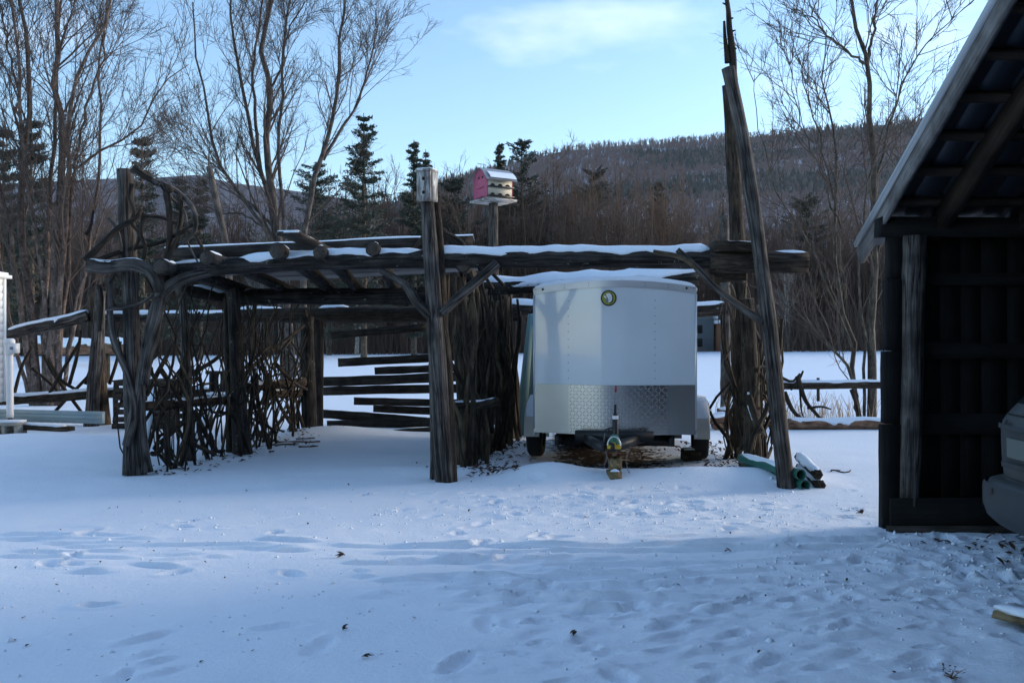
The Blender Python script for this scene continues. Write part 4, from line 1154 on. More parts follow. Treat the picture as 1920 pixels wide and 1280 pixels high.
    # plank infill at the back of the left bay
    for (xa, ya, xb, yb, w, d) in ((620, 628, 800, 613, .11, 16.6), (634, 680, 962, 662, .12, 16.5), (703, 696, 960, 684, .11, 16.4), (572, 717, 962, 702, .14, 16.2), (602, 733, 962, 726, .13, 16.5), (664, 752, 955, 757, .11, 16.4), (700, 766, 962, 776, .11, 16.5),
                                   (602, 775, 800, 790, .13, 16.3), (613, 797, 962, 785, .14, 16.2), (925, 598, 975, 592, .13, 14.8)):
        m = MB(); m.board(A(xa, ya, d), A(xb, yb, d), w * 1.2, .028, (0, 0, 1), 10, warp=.008); m.build('plank', M['plank'], t)
    b = logp('ground_log', [A(620, 826, 15.2), A(720, 818, 15.4), A(860, 806, 15.6)], .085, .10, 'barkpost', 10, .12)
pergola()

# ------------------------------------------------------------------ trailer
def trailer():
    xc, hw, yn = 1.245, 1.0, 11.02
    zb, zt, zp = 0.425, 2.17, 1.02
    t = thing('cargo_trailer', (xc, 12.8, 0), 'white enclosed cargo trailer with a tread-plate nose, parked under the pergola', 'trailer')
    nx = 41
    X = np.linspace(-hw, hw, nx)
    def yf(x): return yn + 0.24 * (np.sqrt((x / hw) ** 2 + 0.05) - math.sqrt(0.05)) / (math.sqrt(1.05) - math.sqrt(.05))
    def crown(x): return 0.075 * (1 - (np.abs(x) / hw) ** 2.2)
    def strip(z0f, z1f, off, nz=4):
        V = np.zeros((nz, nx, 3))
        for j in range(nz):
            u = j / (nz - 1)
            V[j, :, 0] = xc + X; V[j, :, 1] = yf(X) - off; V[j, :, 2] = z0f(X) * (1 - u) + z1f(X) * u
        return V
    # front sheet
    m = MB(); m.grid(strip(lambda x: zb + 0 * x, lambda x: zt + crown(x), 0.0, 8)); m.build('front_panel', M['white'], t, smooth=True)
    m = MB()
    V = strip(lambda x: zb - .01 + 0 * x, lambda x: zp + 0 * x, 0.006, 2); m.grid(V)
    V2 = V.copy(); V2[..., 1] += .0055
    m.grid(np.stack([V[-1], V2[-1]])); m.build('kick_panel', M['kick'], t, smooth=True)
    V = strip(lambda x: zb - .008 + 0 * x, lambda x: zp - .002 + 0 * x, 0.010, 2)[:, 9:34]; m = MB(); m.grid(V); V2 = V.copy(); V2[..., 1] += .0035; m.grid(np.stack([V[-1], V2[-1]])); m.build('tread_plate', M['tread'], t, smooth=True)
    m = MB(); V = strip(lambda x: zt - .035 + crown(x), lambda x: zt + .045 + crown(x), 0.016, 2); m.grid(V)
    V2 = V.copy(); V2[..., 1] += .2; m.grid(np.stack([V[-1], V2[-1]])); V3 = V.copy(); V3[..., 1] += .016; m.grid(np.stack([V3[0], V[0]]))
    tr = m.build('roof_trim', M['alu'], t)
    for x in (-.88, .88):
        m = MB(); m.lathe([(0.0, -.006), (.014, -.006), (.016, .002)], (xc + x, yf(np.array(x)) - .018, zt + .01 + crown(x)), 'y', 10); m.build('marker_lamp', M['black'], tr)
    for x in (-.98, -.6, -.3, 0.38, .66, .97):
        for dz in (-.012, .02):
            m = MB(); m.lathe([(0.0, -.004), (.004, -.003), (.006, 0)], (xc + x, yf(np.array(x)) - .017, zt + dz + crown(x)), 'y', 8); m.build('rivet', M['steel'], tr)
    # rivet lines on the white sheet
    for x in (-.555, .50):
        for z in np.arange(1.10, 2.10, 0.095):
            m = MB(); m.lathe([(0.0, -.005), (.0045, -.004), (.007, 0)], (xc + x, float(yf(np.array(x))) - .001, z), 'y', 8); m.build('rivet', M['steel'], t)
    # walls and roof
    Lb = 3.3; yb = yn + .24
    for sx in (-1, 1):
        m = MB(); m.box((xc + sx * (hw - .012), yb + Lb / 2, (zb + zt) / 2), (.02, Lb, zt - zb)); m.build('side_wall', M['white'], t)
        m = MB(); m.box((xc + sx * (hw - .005), yb + Lb / 2, zt + .01), (.03, Lb, .05)); m.build('roof_rail', M['alu'], t)
        m = MB(); m.box((xc + sx * (hw - .004), yb + .004, (zb + zt) / 2), (.022, .03, zt - zb - .08)); m.build('corner_trim', M['alu'], t)
        m = MB(); m.box((xc + sx * (hw - .005), yb + Lb / 2, zb - .02), (.03, Lb, .06)); m.build('bottom_rail', M['alu'], t)
    m = MB(); m.box((xc, yb + Lb, (zb + zt) / 2), (2 * hw - .03, .03, zt - zb)); m.build('rear_door', M['white'], t)
    Y = np.linspace(yb - .05, yb + Lb, 6)
    V = np.stack([np.stack([xc + X, np.full(nx, y), zt + .03 + crown(X)], -1) for y in Y]); m = MB(); m.grid(V); ro = m.build('roof', M['alu'], t, smooth=True)
    Y = np.linspace(yn - .02, yb + Lb, 26)
    V = np.stack([np.stack([xc + X * .985, np.maximum(y, yf(X) - .012), zt + .055 + crown(X) * 1.1 + .04 * np.minimum(1, (1 - np.abs(X / hw)) * 12 + .2) * (0.8 + .6 * fbm(X * 3, X * 0 + y * 2, 3, 3))], -1) for y in Y])
    sk = V[0].copy(); sk[:, 2] = zt + .04 + crown(X); m = MB(); m.grid(V); m.grid(np.stack([sk, V[0]]))
    for e in (0, -1):
        sk = V[:, e].copy(); sk[:, 2] = zt + .035; m.grid(np.stack([V[:, e], sk]))
    m.build('snow_layer', M['snowcap'], ro, smooth=True)
    m = MB(); m.box((xc, yb + Lb / 2 - .05, zb - .0), (2 * hw - .05, Lb - .1, .03)); m.build('floor', M['black'], t)
    # frame
    fr_ = MB(); fr_.box((xc + .015, 10.93, .415), (.94, .06, .13)); fr_.build('crossmember', M['black'], t)
    for sx in (-1, 1):
        m = MB(); p0 = np.array([xc + sx * .42, 11.3, .38]); p1 = np.array([xc - .03 + sx * .05, 10.05, .38]); m.board(p0, p1, .10, .06, (0, 0, 1), 2, 0, 0); m.build('tongue_bar', M['black'], t)
        m = MB(); m.box((xc + sx * .7, 12.8, .33), (.06, 3.2, .12)); m.build('frame_rail', M['black'], t)
    m = MB(); m.box((xc, 13.0, .33), (1.9, .06, .06)); m.build('axle', M['black'], t)
    m = MB(); m.box((xc, yb + Lb - .25, .24), (1.86, .3, .36)); m.box((xc, yb + 1.2, .30), (1.5, 1.6, .16)); m.build('undercarriage', M['black'], t)  # black boxes added to shut out light beneath the trailer
    # coupler, jack
    jx = xc + .045; jy = 10.22
    m = MB(); m.lathe([(0, .80), (.014, .80), (.016, .70), (.026, .695), (.028, .66), (.034, .655), (.034, .30), (.03, .29), (.024, .28), (.024, .15), (0, .15)], (jx + .006, jy + .06, 0.04), 'z', 16); j = m.build('tongue_jack', M['black'], t, smooth=False)
    m = MB(); m.lathe([(.0352, .655), (.0352, .615)], (jx + .006, jy + .06, 0.06), 'z', 16); m.build('label_band', M['pvc'], j)
    m = MB(); m.lathe([(.0, .0), (.062, .0), (.062, .012), (.03, .018), (.03, .02)], (jx, jy + .05, .178), 'z', 16); m.build('foot_plate', M['steel'], j)
    m = MB(); m.lathe([(0, .10), (.03, .092), (.052, .07), (.062, .03), (.062, -.05), (.05, -.07), (0, -.07)], (jx, jy - .08, .42), 'z', 16); cp = m.build('coupler', M['green'], t, smooth=True)
    m = MB(); m.box((jx, jy - .09, .385), (.15, .15, .045)); m.box((jx, jy - .16, .41), (.03, .02, .05)); m.build('lock_bracket', M['yellow'], cp)
    a = np.linspace(0, np.pi, 15); m = MB(); m.tubes(np.stack([jx + .072 * np.cos(a), 0 * a + jy - .17, .40 + .10 * np.sin(a)], -1)[None], np.full((1, 15), .008), 6); m.build('lock_shackle', M['alu'], cp, smooth=True)
    m = MB(); m.box((jx, jy - .08, .32), (.05, .10, .08)); m.build('coupler_socket', M['firewood'], cp)
    # chains and cable
    for (dx, dz) in ((-.12, .14), (.17, .05)):
        for k in range(13):
            u = k / 12; c = np.array([jx + dx * (1 - .25 * math.sin(u * 3)), jy + .0 - .02 * u, .36 - u * (.36 - dz) * .9])
            a = np.linspace(0, 2 * np.pi, 9); ax = np.array([1, 0, 0]) if k % 2 else np.array([0, 1, 0])
            P = c + np.cos(a)[:, None] * ax * .008 + np.sin(a)[:, None] * np.array([0, 0, 1]) * .016
            m = MB(); m.tubes(P[None], np.full((1, 9), .0032), 5); m.build('chain_link', M['steel'], t, smooth=True)
    for pts, r0, mt in (([(1155, 812), (1153, 835), (1158, 852), (1163, 870), (1160, 888), (1157, 897)], .005, 'steel'), ([(1160, 803), (1168, 815), (1160, 830), (1168, 842), (1172, 826), (1165, 806)], .009, 'black'), ([(1155, 806), (1170, 802), (1180, 812), (1170, 828)], .008, 'black')):
        m = MB(); m.log([at(x, y, 10.3) for x, y in pts], r0, r0, 6, 0, cap=True, seg=24); m.build('cable', M[mt], t, smooth=True)
    # red sticker and its light cable
    m = MB(); m.box((xc + .03, float(yf(np.array(.03))) - .012, .975), (.022, .008, .07)); m.build('red_reflector', M['red'], t)
    # emblem
    ex, ez = xc - .055, 2.075; ey = float(yf(np.array(-.055))) - .004
    em = MB(); em.lathe([(0, -.004), (.094, -.004), (.096, .0)], (ex, ey, ez), 'y', 40); eo = em.build('emblem', M['black'], t)
    m = MB(); m.lathe([(0.0, 0), (.080, 0)], (ex, ey - .006, ez), 'y', 40); m.build('emblem_field', M['emblemyellow'], eo)
    def poly(pts, matl, dy, nm):
        m = MB(); v = [(ex + p[0] * .094, ey - dy, ez + p[1] * .094) for p in pts]; c = np.mean(v, axis=0)
        n = len(v); m.add(list(v) + [c], None, [(n, k, (k + 1) % n) for k in range(n)]); m.build(nm, M[matl], eo)
    poly([(.05, .70), (.30, .62), (.52, .35), (.62, .0), (.58, -.35), (.40, -.60), (.15, -.72), (.0, -.62), (.30, -.45), (.42, -.1), (.38, .25), (.22, .52)], 'black', .0075, 'emblem_shadow')  # black print beside the feathers
    poly([(-.35, .55), (.15, .62), (.36, .40), (.46, .05), (.42, -.30), (.22, -.52), (-.02, -.60), (.0, -.30), (-.08, .0), (-.25, .25)], 'emblemwhite', .009, 'emblem_feathers')
    for k in range(6):
        a = R(75 - k * 27); c, s_ = math.cos(a), math.sin(a)
        poly([(-.05 + .20 * c - .02 * s_, .20 * s_ + .02 * c), (-.05 + .48 * c, .56 * s_ * .98), (-.05 + .20 * c + .02 * s_, .20 * s_ - .02 * c)], 'emblemgrey', .0105, 'emblem_feather_line')
    poly([(-.62, .28), (-.45, .30), (-.28, .08), (-.30, -.05), (-.58, .10)], 'emblemwhite', .009, 'emblem_face')
    poly([(-.35, -.18), (-.12, -.05), (-.05, -.35), (-.12, -.58), (-.32, -.50)], 'emblemgrey', .009, 'emblem_braid')
    # wheels and fenders
    for sx in (-1, 1):
        wx = xc + sx * 1.10; wy = 12.35; R0 = .335
        m = MB(); m.lathe([(.19, -.10), (.29, -.105), (R0 - .015, -.085), (R0, -.06), (R0, .06), (R0 - .015, .085), (.29, .105), (.19, .10)], (wx, wy, R0 - .02), 'x', 32); w = m.build('wheel', M['rubber'], t, smooth=True)
        m = MB(); m.lathe([(0, .05 * sx), (.06, .06 * sx), (.07, .04 * sx), (.15, .03 * sx), (.19, .095 * sx), (.195, -.08 * sx)], (wx, wy, R0 - .02), 'x', 24); m.build('rim', M['rim'], w, smooth=True)
        a = np.linspace(R(-8), R(188), 22); Rf = .45
        yy = wy - Rf * np.cos(a) * 1.15; zz = .36 + Rf * np.sin(a) * .93
        x0, x1 = xc + sx * hw, xc + sx * (hw + .205)
        V = np.stack([np.stack([np.full(22, x0), yy, zz], -1), np.stack([np.full(22, x1 - sx * .02), yy, zz], -1), np.stack([np.full(22, x1), wy + (yy - wy) * .97, zz - .015], -1), np.stack([np.full(22, x1), wy + (yy - wy) * .88, zz - .06], -1)])
        m = MB(); m.grid(V); m.grid(V[:, ::-1] - np.array([0, 0, .004])); fo = m.build('fender', M['fender'], t, smooth=True)
        a = np.linspace(R(28), R(150), 20)
        yy = wy - Rf * np.cos(a) * 1.15; zz = .36 + Rf * np.sin(a) * .93; e = np.minimum(np.arange(20), np.arange(20)[::-1]); hh = .05 * np.sqrt(np.clip(e / 4, 0, 1))
        V = np.stack([np.stack([np.full(20, x0 + sx * .01), yy, zz + .003 + hh], -1), np.stack([np.full(20, (x0 + x1) / 2), yy, zz + .003 + hh], -1), np.stack([np.full(20, x1 - sx * .03), yy, zz + .002 + hh * .8], -1), np.stack([np.full(20, x1 + sx * .004), yy, zz - .03 - .04 * np.abs(np.sin(np.arange(20) * 1.3))], -1)])
        m = MB(); m.grid(V); m.build('snow_layer', M['snowcap'], fo, smooth=True)
    # parked a little askew: the tail swings to the right
    a = R(-8.5); piv = np.array([xc, 11.15]); o_ = np.array([xc, 12.8]) - piv
    n_ = piv + np.array([o_[0] * math.cos(a) - o_[1] * math.sin(a), o_[0] * math.sin(a) + o_[1] * math.cos(a)])
    t.location = (n_[0], n_[1], 0); t.rotation_euler = (0, 0, a)
trailer()

# wooden blocks under the jack
def blocks():
    g0 = float(gh(1.15, 10.25))
    for (c, s, a, lb, cap) in (((1.135, 10.13, -.005), (.13, .22, .12), 6, 'short wooden block lying under the trailer jack, snow on its front', True), ((1.165, 10.22, .112), (.12, .16, .12), -14, 'upper wooden block between the jack foot and the lower block', False)):
        zc = .055 if cap else .1755
        ca, sa = math.cos(R(a)), math.sin(R(a)); rot = [[ca, -sa, 0], [sa, ca, 0], [0, 0, 1]]
        t = thing('wood_block', (c[0], c[1], zc - .06), lb, 'block', 'blocks under the jack')
        m = MB(); m.box((c[0], c[1], zc), s, rot); m.build('timber', M['block'], t)
        if cap:
            u = np.linspace(0, 1, 8); w = np.linspace(-.05, .05, 7)
            V = np.array([[(c[0] + ww, c[1] - .105 + uu * .05, zc + .061 + .03 * math.sin(math.pi * uu) * (1 - (ww / .055) ** 2)) for ww in w] for uu in u]); m = MB(); m.grid(V); m.build('snow_cap', M['snowcap'], t, smooth=True)
blocks()
m = MB(); m.box((2.36, 12.0, .06), (.24, .2, .14)); wb = m.build('wood_block', M['barkpost'], None, origin=(2.36, 12.0, 0)); tag(wb, 'dark wooden chock in front of the trailer wheel by the fender', 'block')
m = MB(); m.box((2.36, 12.0, .14), (.20, .16, .02)); m.build('snow_cap', M['snowcap'], wb)

# ------------------------------------------------------------------ bird houses
def nest_box():
    c = at(801, 350, 9.98)
    t = thing('nest_box', at(801, 378, 9.98), 'whitewashed wooden nest box with two holes on top of the middle post', 'birdhouse')
    w, h, dp = .165, .32, .16
    ca, sa = math.cos(R(-22)), math.sin(R(-22)); rot = np.array([[ca, -sa, 0], [sa, ca, 0], [0, 0, 1]])
    def bx(nm, p, s, mt='whitewash'):
        m = MB(); m.box(c + rot @ np.array(p, float), s, rot); return m.build(nm, M[mt], t)
    f = bx('front_panel', (0, -dp / 2, 0), (w, .02, h))
    bx('side_panel', (w / 2 - .009, 0, 0), (.02, dp - .022, h - .004)); bx('side_panel', (-w / 2 + .009, 0, 0), (.02, dp - .022, h - .004)); bx('back_panel', (0, dp / 2, 0), (w, .02, h)); bx('floor', (0, 0, -h / 2 + .01), (w - .04, dp - .03, .02))
    rf = bx('roof', (0, -.005, h / 2 + .011), (w + .02, dp + .04, .02))
    m = MB(); m.box(c + rot @ np.array([0, 0, h / 2 + .027]), (w, dp + .02, .012), rot); m.build('snow_layer', M['snowcap'], rf)
    for z in (.075, -.075):
        m = MB(); m.lathe([(0, -.0125), (.018, -.0125), (.02, -.009)], (0, 0, 0), 'y', 16); m.V = [v @ rot.T + c + rot @ np.array([0, -dp / 2, z]) for v in m.V]; m.build('entrance_hole', M['hole'], f)
nest_box()

def martin_house():
    d = 18.0; base = at(926, 640, d); xg = base[0]; zg = float(gh(xg, d))
    t = thing('martin_house', (xg, d, zg), 'pink and white two-storey purple martin house with a metal roof on a tall pole', 'birdhouse')
    m = MB(); m.log([(xg, d, zg - .1), (xg, d, 2.5), at(925, 382, d)], .10, .095, 12, .05); m.build('pole', M['post'], t, smooth=True)
    a = R(32); rot = np.array([[math.cos(a), -math.sin(a), 0], [math.sin(a), math.cos(a), 0], [0, 0, 1]])
    c = at(925, 376, d)      # floor centre; long side faces front-right, gable end to the left
    def loc(p): return c + rot @ np.asarray(p, float)
    def bx(nm, p, s, mt, par=None):
        m = MB(); m.box(loc(p), s, rot); return m.build(nm, M[mt], par or t)
    Lx, Ly = .56, .50
    bx('platform', (0, 0, -.02), (Lx + .14, Ly + .16, .04), 'whitewash')
    fl = bx('front_wall', (0, -Ly / 2, .20), (Lx - .02, .02, .36), 'cream'); bx('rear_wall', (0, Ly / 2, .20), (Lx - .02, .02, .36), 'cream')
    # gable ends with gambrel outline
    prof = [(-Ly / 2 - .012, .02), (Ly / 2 + .012, .02), (Ly / 2 + .012, .40), (Ly * .32, .53), (0, .60), (-Ly * .32, .53), (-Ly / 2 - .012, .40)]
    for sx, mt in ((-1, 'pink'), (1, 'redpaint')):
        m = MB(); v = [loc((sx * Lx / 2, y, z)) for y, z in prof] + [loc((sx * (Lx / 2 + .02), y, z)) for y, z in prof]; n = len(prof)
        q = [(k, (k + 1) % n, n + (k + 1) % n, n + k) for k in range(n)]; tr = [(0, k, k + 1) for k in range(1, n - 1)] + [(n, n + k + 1, n + k) for k in range(1, n - 1)]
        m.add(v, q, tr); gb = m.build('gable_end', M[mt], t)
        for y in (-.09, .05):
            m = MB(); m.box(loc((sx * (Lx / 2 + .021), y, .42)), (.006, .05, .04), rot); m.build('vent_hole', M['hole'], gb)
    rp = [(-Ly / 2 - .09, .355), (-Ly * .33, .545), (0, .62), (Ly * .33, .545), (Ly / 2 + .09, .355)]
    V = np.array([[loc((x, y, z)) for y, z in rp] for x in (-Lx / 2 - .07, Lx / 2 + .07)]); m = MB(); m.grid(V); m.grid(V[:, ::-1] - np.array([0, 0, .012])); rf = m.build('roof', M['corro'], t)
    V = np.array([[loc((x, y - .004, z + .006 + .03 * math.sin(math.pi * min(1, max(0, u))))) for y, z, u in ((-Ly / 2 - .085, .37, .2), (-Ly / 2 - .04, .415, .5), (-Ly * .42, .48, .5), (-Ly * .36, .525, 0.02))] for x in np.linspace(-Lx / 2 + .02, Lx / 2 + .06, 8)]); m = MB(); m.grid(V); m.build('snow_layer', M['snowcap'], rf, smooth=True)
    for zz in (.055, .235):
        for k in (-1, 0, 1):
            A_ = np.linspace(0, np.pi, 9); m = MB(); v = [loc((k * .17 + .058 * math.cos(x), -Ly / 2 - .012, zz + .055 * math.sin(x))) for x in A_]; m.add(v, None, [(0, i, i + 1) for i in range(1, 8)]); m.build('entrance_hole', M['hole'], fl)
        bx('perch_tray', (0, -Ly / 2 - .05, zz - .012), (Lx, .08, .022), 'black')
        bx('perch_tray', (-Lx / 2 - .03, 0, zz - .012), (.03, Ly * .5, .02), 'pink')
    for x in (-Lx / 2, Lx / 2):
        m = MB(); m.tubes(np.array([[loc((x, 0, .60)), loc((x, 0, .66)), loc((x, 0.02, .70))]]), np.full((1, 3), .006), 5); m.tubes(np.array([[loc((x - .08, 0, .69)), loc((x + .08, 0, .69)), loc((x + .1, 0, .69))]]), np.full((1, 3), .006), 5); m.build('roof_perch', M['steel'], t)
martin_house()

# ------------------------------------------------------------------ shed and car
def shed():
    x0, x1 = 3.08, 13.0
    yw = 7.62
    t = thing('open_shed', (5.0, yw, 0), 'dark open-sided timber shed with a steep metal roof on log posts', 'shed')
    SL = 0.567
    def zr(y): return 2.37 + (8.05 - y) * SL
    yr, ye, yf_ = 3.0, 8.05, -2.0
    # rear wall
    k = 0; x = x0 + .12
    while x < x1:
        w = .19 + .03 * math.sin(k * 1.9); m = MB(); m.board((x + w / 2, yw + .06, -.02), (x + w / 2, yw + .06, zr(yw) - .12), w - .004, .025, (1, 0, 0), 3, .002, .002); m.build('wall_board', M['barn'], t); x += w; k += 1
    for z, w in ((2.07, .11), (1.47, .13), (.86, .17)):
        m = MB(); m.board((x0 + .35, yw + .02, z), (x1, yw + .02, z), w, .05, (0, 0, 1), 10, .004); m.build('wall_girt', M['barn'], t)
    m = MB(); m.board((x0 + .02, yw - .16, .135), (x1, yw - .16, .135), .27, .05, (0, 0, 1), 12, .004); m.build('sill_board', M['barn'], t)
    m = MB(); m.board((x0 - .02, yw - .21, .02), (x1, yw - .21, .02), .05, .07, (0, 0, 1), 12, .006); m.build('ground_sill', M['plank'], t)
    # corner: stacked board ends, then the log post
    zs = [-.03, .87, 1.475, 2.07, 2.44]
    for i in range(4):
        xa = x0 - .015 + .02 * i
        m = MB(); m.board((xa + .075, yw - .06 + .006 * i, zs[i]), (xa + .075, yw - .06 + .006 * i, zs[i + 1] - .006), .15, .10, (1, 0, 0), 4, .003, .003); m.build('corner_board', M['barn'], t)
    m = MB(); m.log([(3.27, yw - .10, .20), (3.30, yw - .10, 1.0), (3.31, yw - .09, 1.8), (3.325, yw - .08, 2.42)], .085, .105, 14, .10); m.build('corner_post', M['post'], t, smooth=True)
    m = MB(); m.board((x0 - .02, yw - .02, 2.50), (x1, yw - .02, 2.50), .16, .16, (0, 0, 1), 6, .002); m.build('wall_plate', M['barn'], t)
    # roof: sheets on purlins on rafters
    def slope(ya, yb_, sgn, main):
        nxs = []
        xx = x0 + .02
        while xx < x1:
            nxs += [(xx, 0), (xx + .17, 0), (xx + .185, .02), (xx + .205, .02)]; xx += .22
        Xp = np.array([a for a, b in nxs]); Zp = np.array([b for a, b in nxs])
        V = np.stack([np.stack([Xp, np.full(len(Xp), y), zr(y if main else 2 * yr - y) + .03 + Zp], -1) for y in (ya, yb_)])
        m = MB(); m.grid(V); m.grid(V[:, ::-1] + np.array([0, 0, .006])); return m.build('roof_sheet', M['roofmetal'], t)
    s1 = slope(ye, yr, 1, True); s2 = slope(yr, yf_, -1, False)
    Xs = np.linspace(x0 + .05, x1, 40)
    V = np.stack([np.stack([Xs, np.full(40, y), np.full(40, zr(y) + .075) + .02 * fbm(Xs * 2, Xs * 0 + y, 3, 2)], -1) for y in np.linspace(ye, yr, 16)]); m = MB(); m.grid(V); m.build('snow_layer', M['snowcap'], s1, smooth=True)
    y = ye - .22
    while y > yr:
        m = MB(); m.board((x0 + .05, y, zr(y) + .002), (x1, y, zr(y) + .002), .085, .035, (0, -1, SL), 8, .002); m.build('purlin', M['raft'], t)
        yy = 2 * yr - y
        m = MB(); m.board((x0 + .05, yy, zr(y) + .002), (x1, yy, zr(y) + .002), .085, .035, (0, 1, SL), 8, .002); m.build('purlin', M['raft'], t)
        y -= .345
    for xr_ in [3.56 + .68 * i for i in range(14)]:
        m = MB(); m.board((xr_, ye - .3, zr(ye - .3) - .10), (xr_, yr, zr(yr) - .10), .15, .10, (0, SL, 1), 6, .004); m.build('rafter', M['raft'], t)
        m = MB(); m.board((xr_, yf_ + .3, zr(ye - .3) - .10), (xr_, yr, zr(yr) - .10), .15, .10, (0, -SL, 1), 6, .004); m.build('rafter', M['raft'], t)
    for (ya, yb_, sg) in ((ye + .02, yr, 1), (yf_ - .02, yr, -1)):
        zz = zr(ye + .02)
        f = MB(); f.board((x0 + .0, ya, zz - .055), (x0 + .0, yb_, zr(yr) - .055), .15, .035, (0, SL * sg, 1), 10, .003); fo = f.build('rake_board', M['fascia'], t)
        f = MB(); f.board((x0 - .01, ya, zz + .045), (x0 - .01, yb_, zr(yr) + .045), .045, .075, (0, SL * sg, 1), 10, 0, 0); f.build('drip_edge', M['galv'], fo)
    # front posts, right end wall
    for xx in (3.3, 6.5, 9.7, 12.8):
        m = MB(); m.log([(xx + 3.0 * 0, -1.5, -.1), (xx, -1.5, zr(7.5) - .1)], .1, .09, 10, .08); m.build('post', M['post'], t, smooth=True)
    m = MB(); m.board((x0, -1.5, 2.45), (x1, -1.5, 2.45), .18, .14, (0, 0, 1), 4, .002); m.build('front_plate', M['barn'], t)
    x = x0; k = 0
    while x < x1:
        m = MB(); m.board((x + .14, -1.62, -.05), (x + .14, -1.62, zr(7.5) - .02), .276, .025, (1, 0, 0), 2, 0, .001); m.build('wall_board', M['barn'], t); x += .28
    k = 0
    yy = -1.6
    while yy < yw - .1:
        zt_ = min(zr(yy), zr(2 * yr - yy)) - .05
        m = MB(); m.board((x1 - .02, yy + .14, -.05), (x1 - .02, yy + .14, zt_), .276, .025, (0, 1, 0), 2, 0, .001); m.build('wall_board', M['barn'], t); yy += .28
shed()

def farmhouse():
    """the house on the near side of the yard; it shuts off the sky behind the camera"""
    t = thing('farmhouse', (-3, -9, 0), 'two-storey farmhouse with dark siding on the yard side opposite the pergola', 'house')
    x0, x1, y0, y1, h, hr = -10, 9, -19, -8.5, 6.0, 9.4  # added out of view, placed to darken the yard and trailer front
    m = MB(); m.box(((x0 + x1) / 2, (y0 + y1) / 2, h / 2 - .1), (x1 - x0, y1 - y0, h + .2)); m.build('wall', M['farwall'], t)
    ym = (y0 + y1) / 2
    V = [(x0 - .4, y0 - .5, h - .2), (x0 - .4, ym, hr), (x0 - .4, y1 + .5, h - .2), (x1 + .4, y0 - .5, h - .2), (x1 + .4, ym, hr), (x1 + .4, y1 + .5, h - .2)]
    V = V + [(a, b, c + .2) for a, b, c in V]
    m = MB(); m.add(V, [(0, 1, 4, 3), (1, 2, 5, 4), (7, 6, 9, 10), (8, 7, 10, 11), (0, 6, 7, 1), (1, 7, 8, 2), (3, 4, 10, 9), (4, 5, 11, 10), (0, 3, 9, 6), (2, 8, 11, 5)]); m.build('roof', M['roofmetal'], t)
    for x in (x0 + .02, x1 - .02):
        m = MB(); m.add([(x, y0, h), (x, y1, h), (x, ym, hr - .05)], None, [(0, 1, 2)]); m.build('gable', M['farwall'], t)
    for x in (-8.2, -5.0, -1.8, 1.5, 5):
        for z in (1.6, 4.4):
            m = MB(); m.box((x, y1 + .02, z), (1.1, .08, 1.5)); w = m.build('window', M['housewhite'], t)
            for q in (-.25, .25):
                m = MB(); m.box((x + q, y1 + .055, z), (.42, .03, 1.3)); m.build('pane', M['glass'], w)
farmhouse()

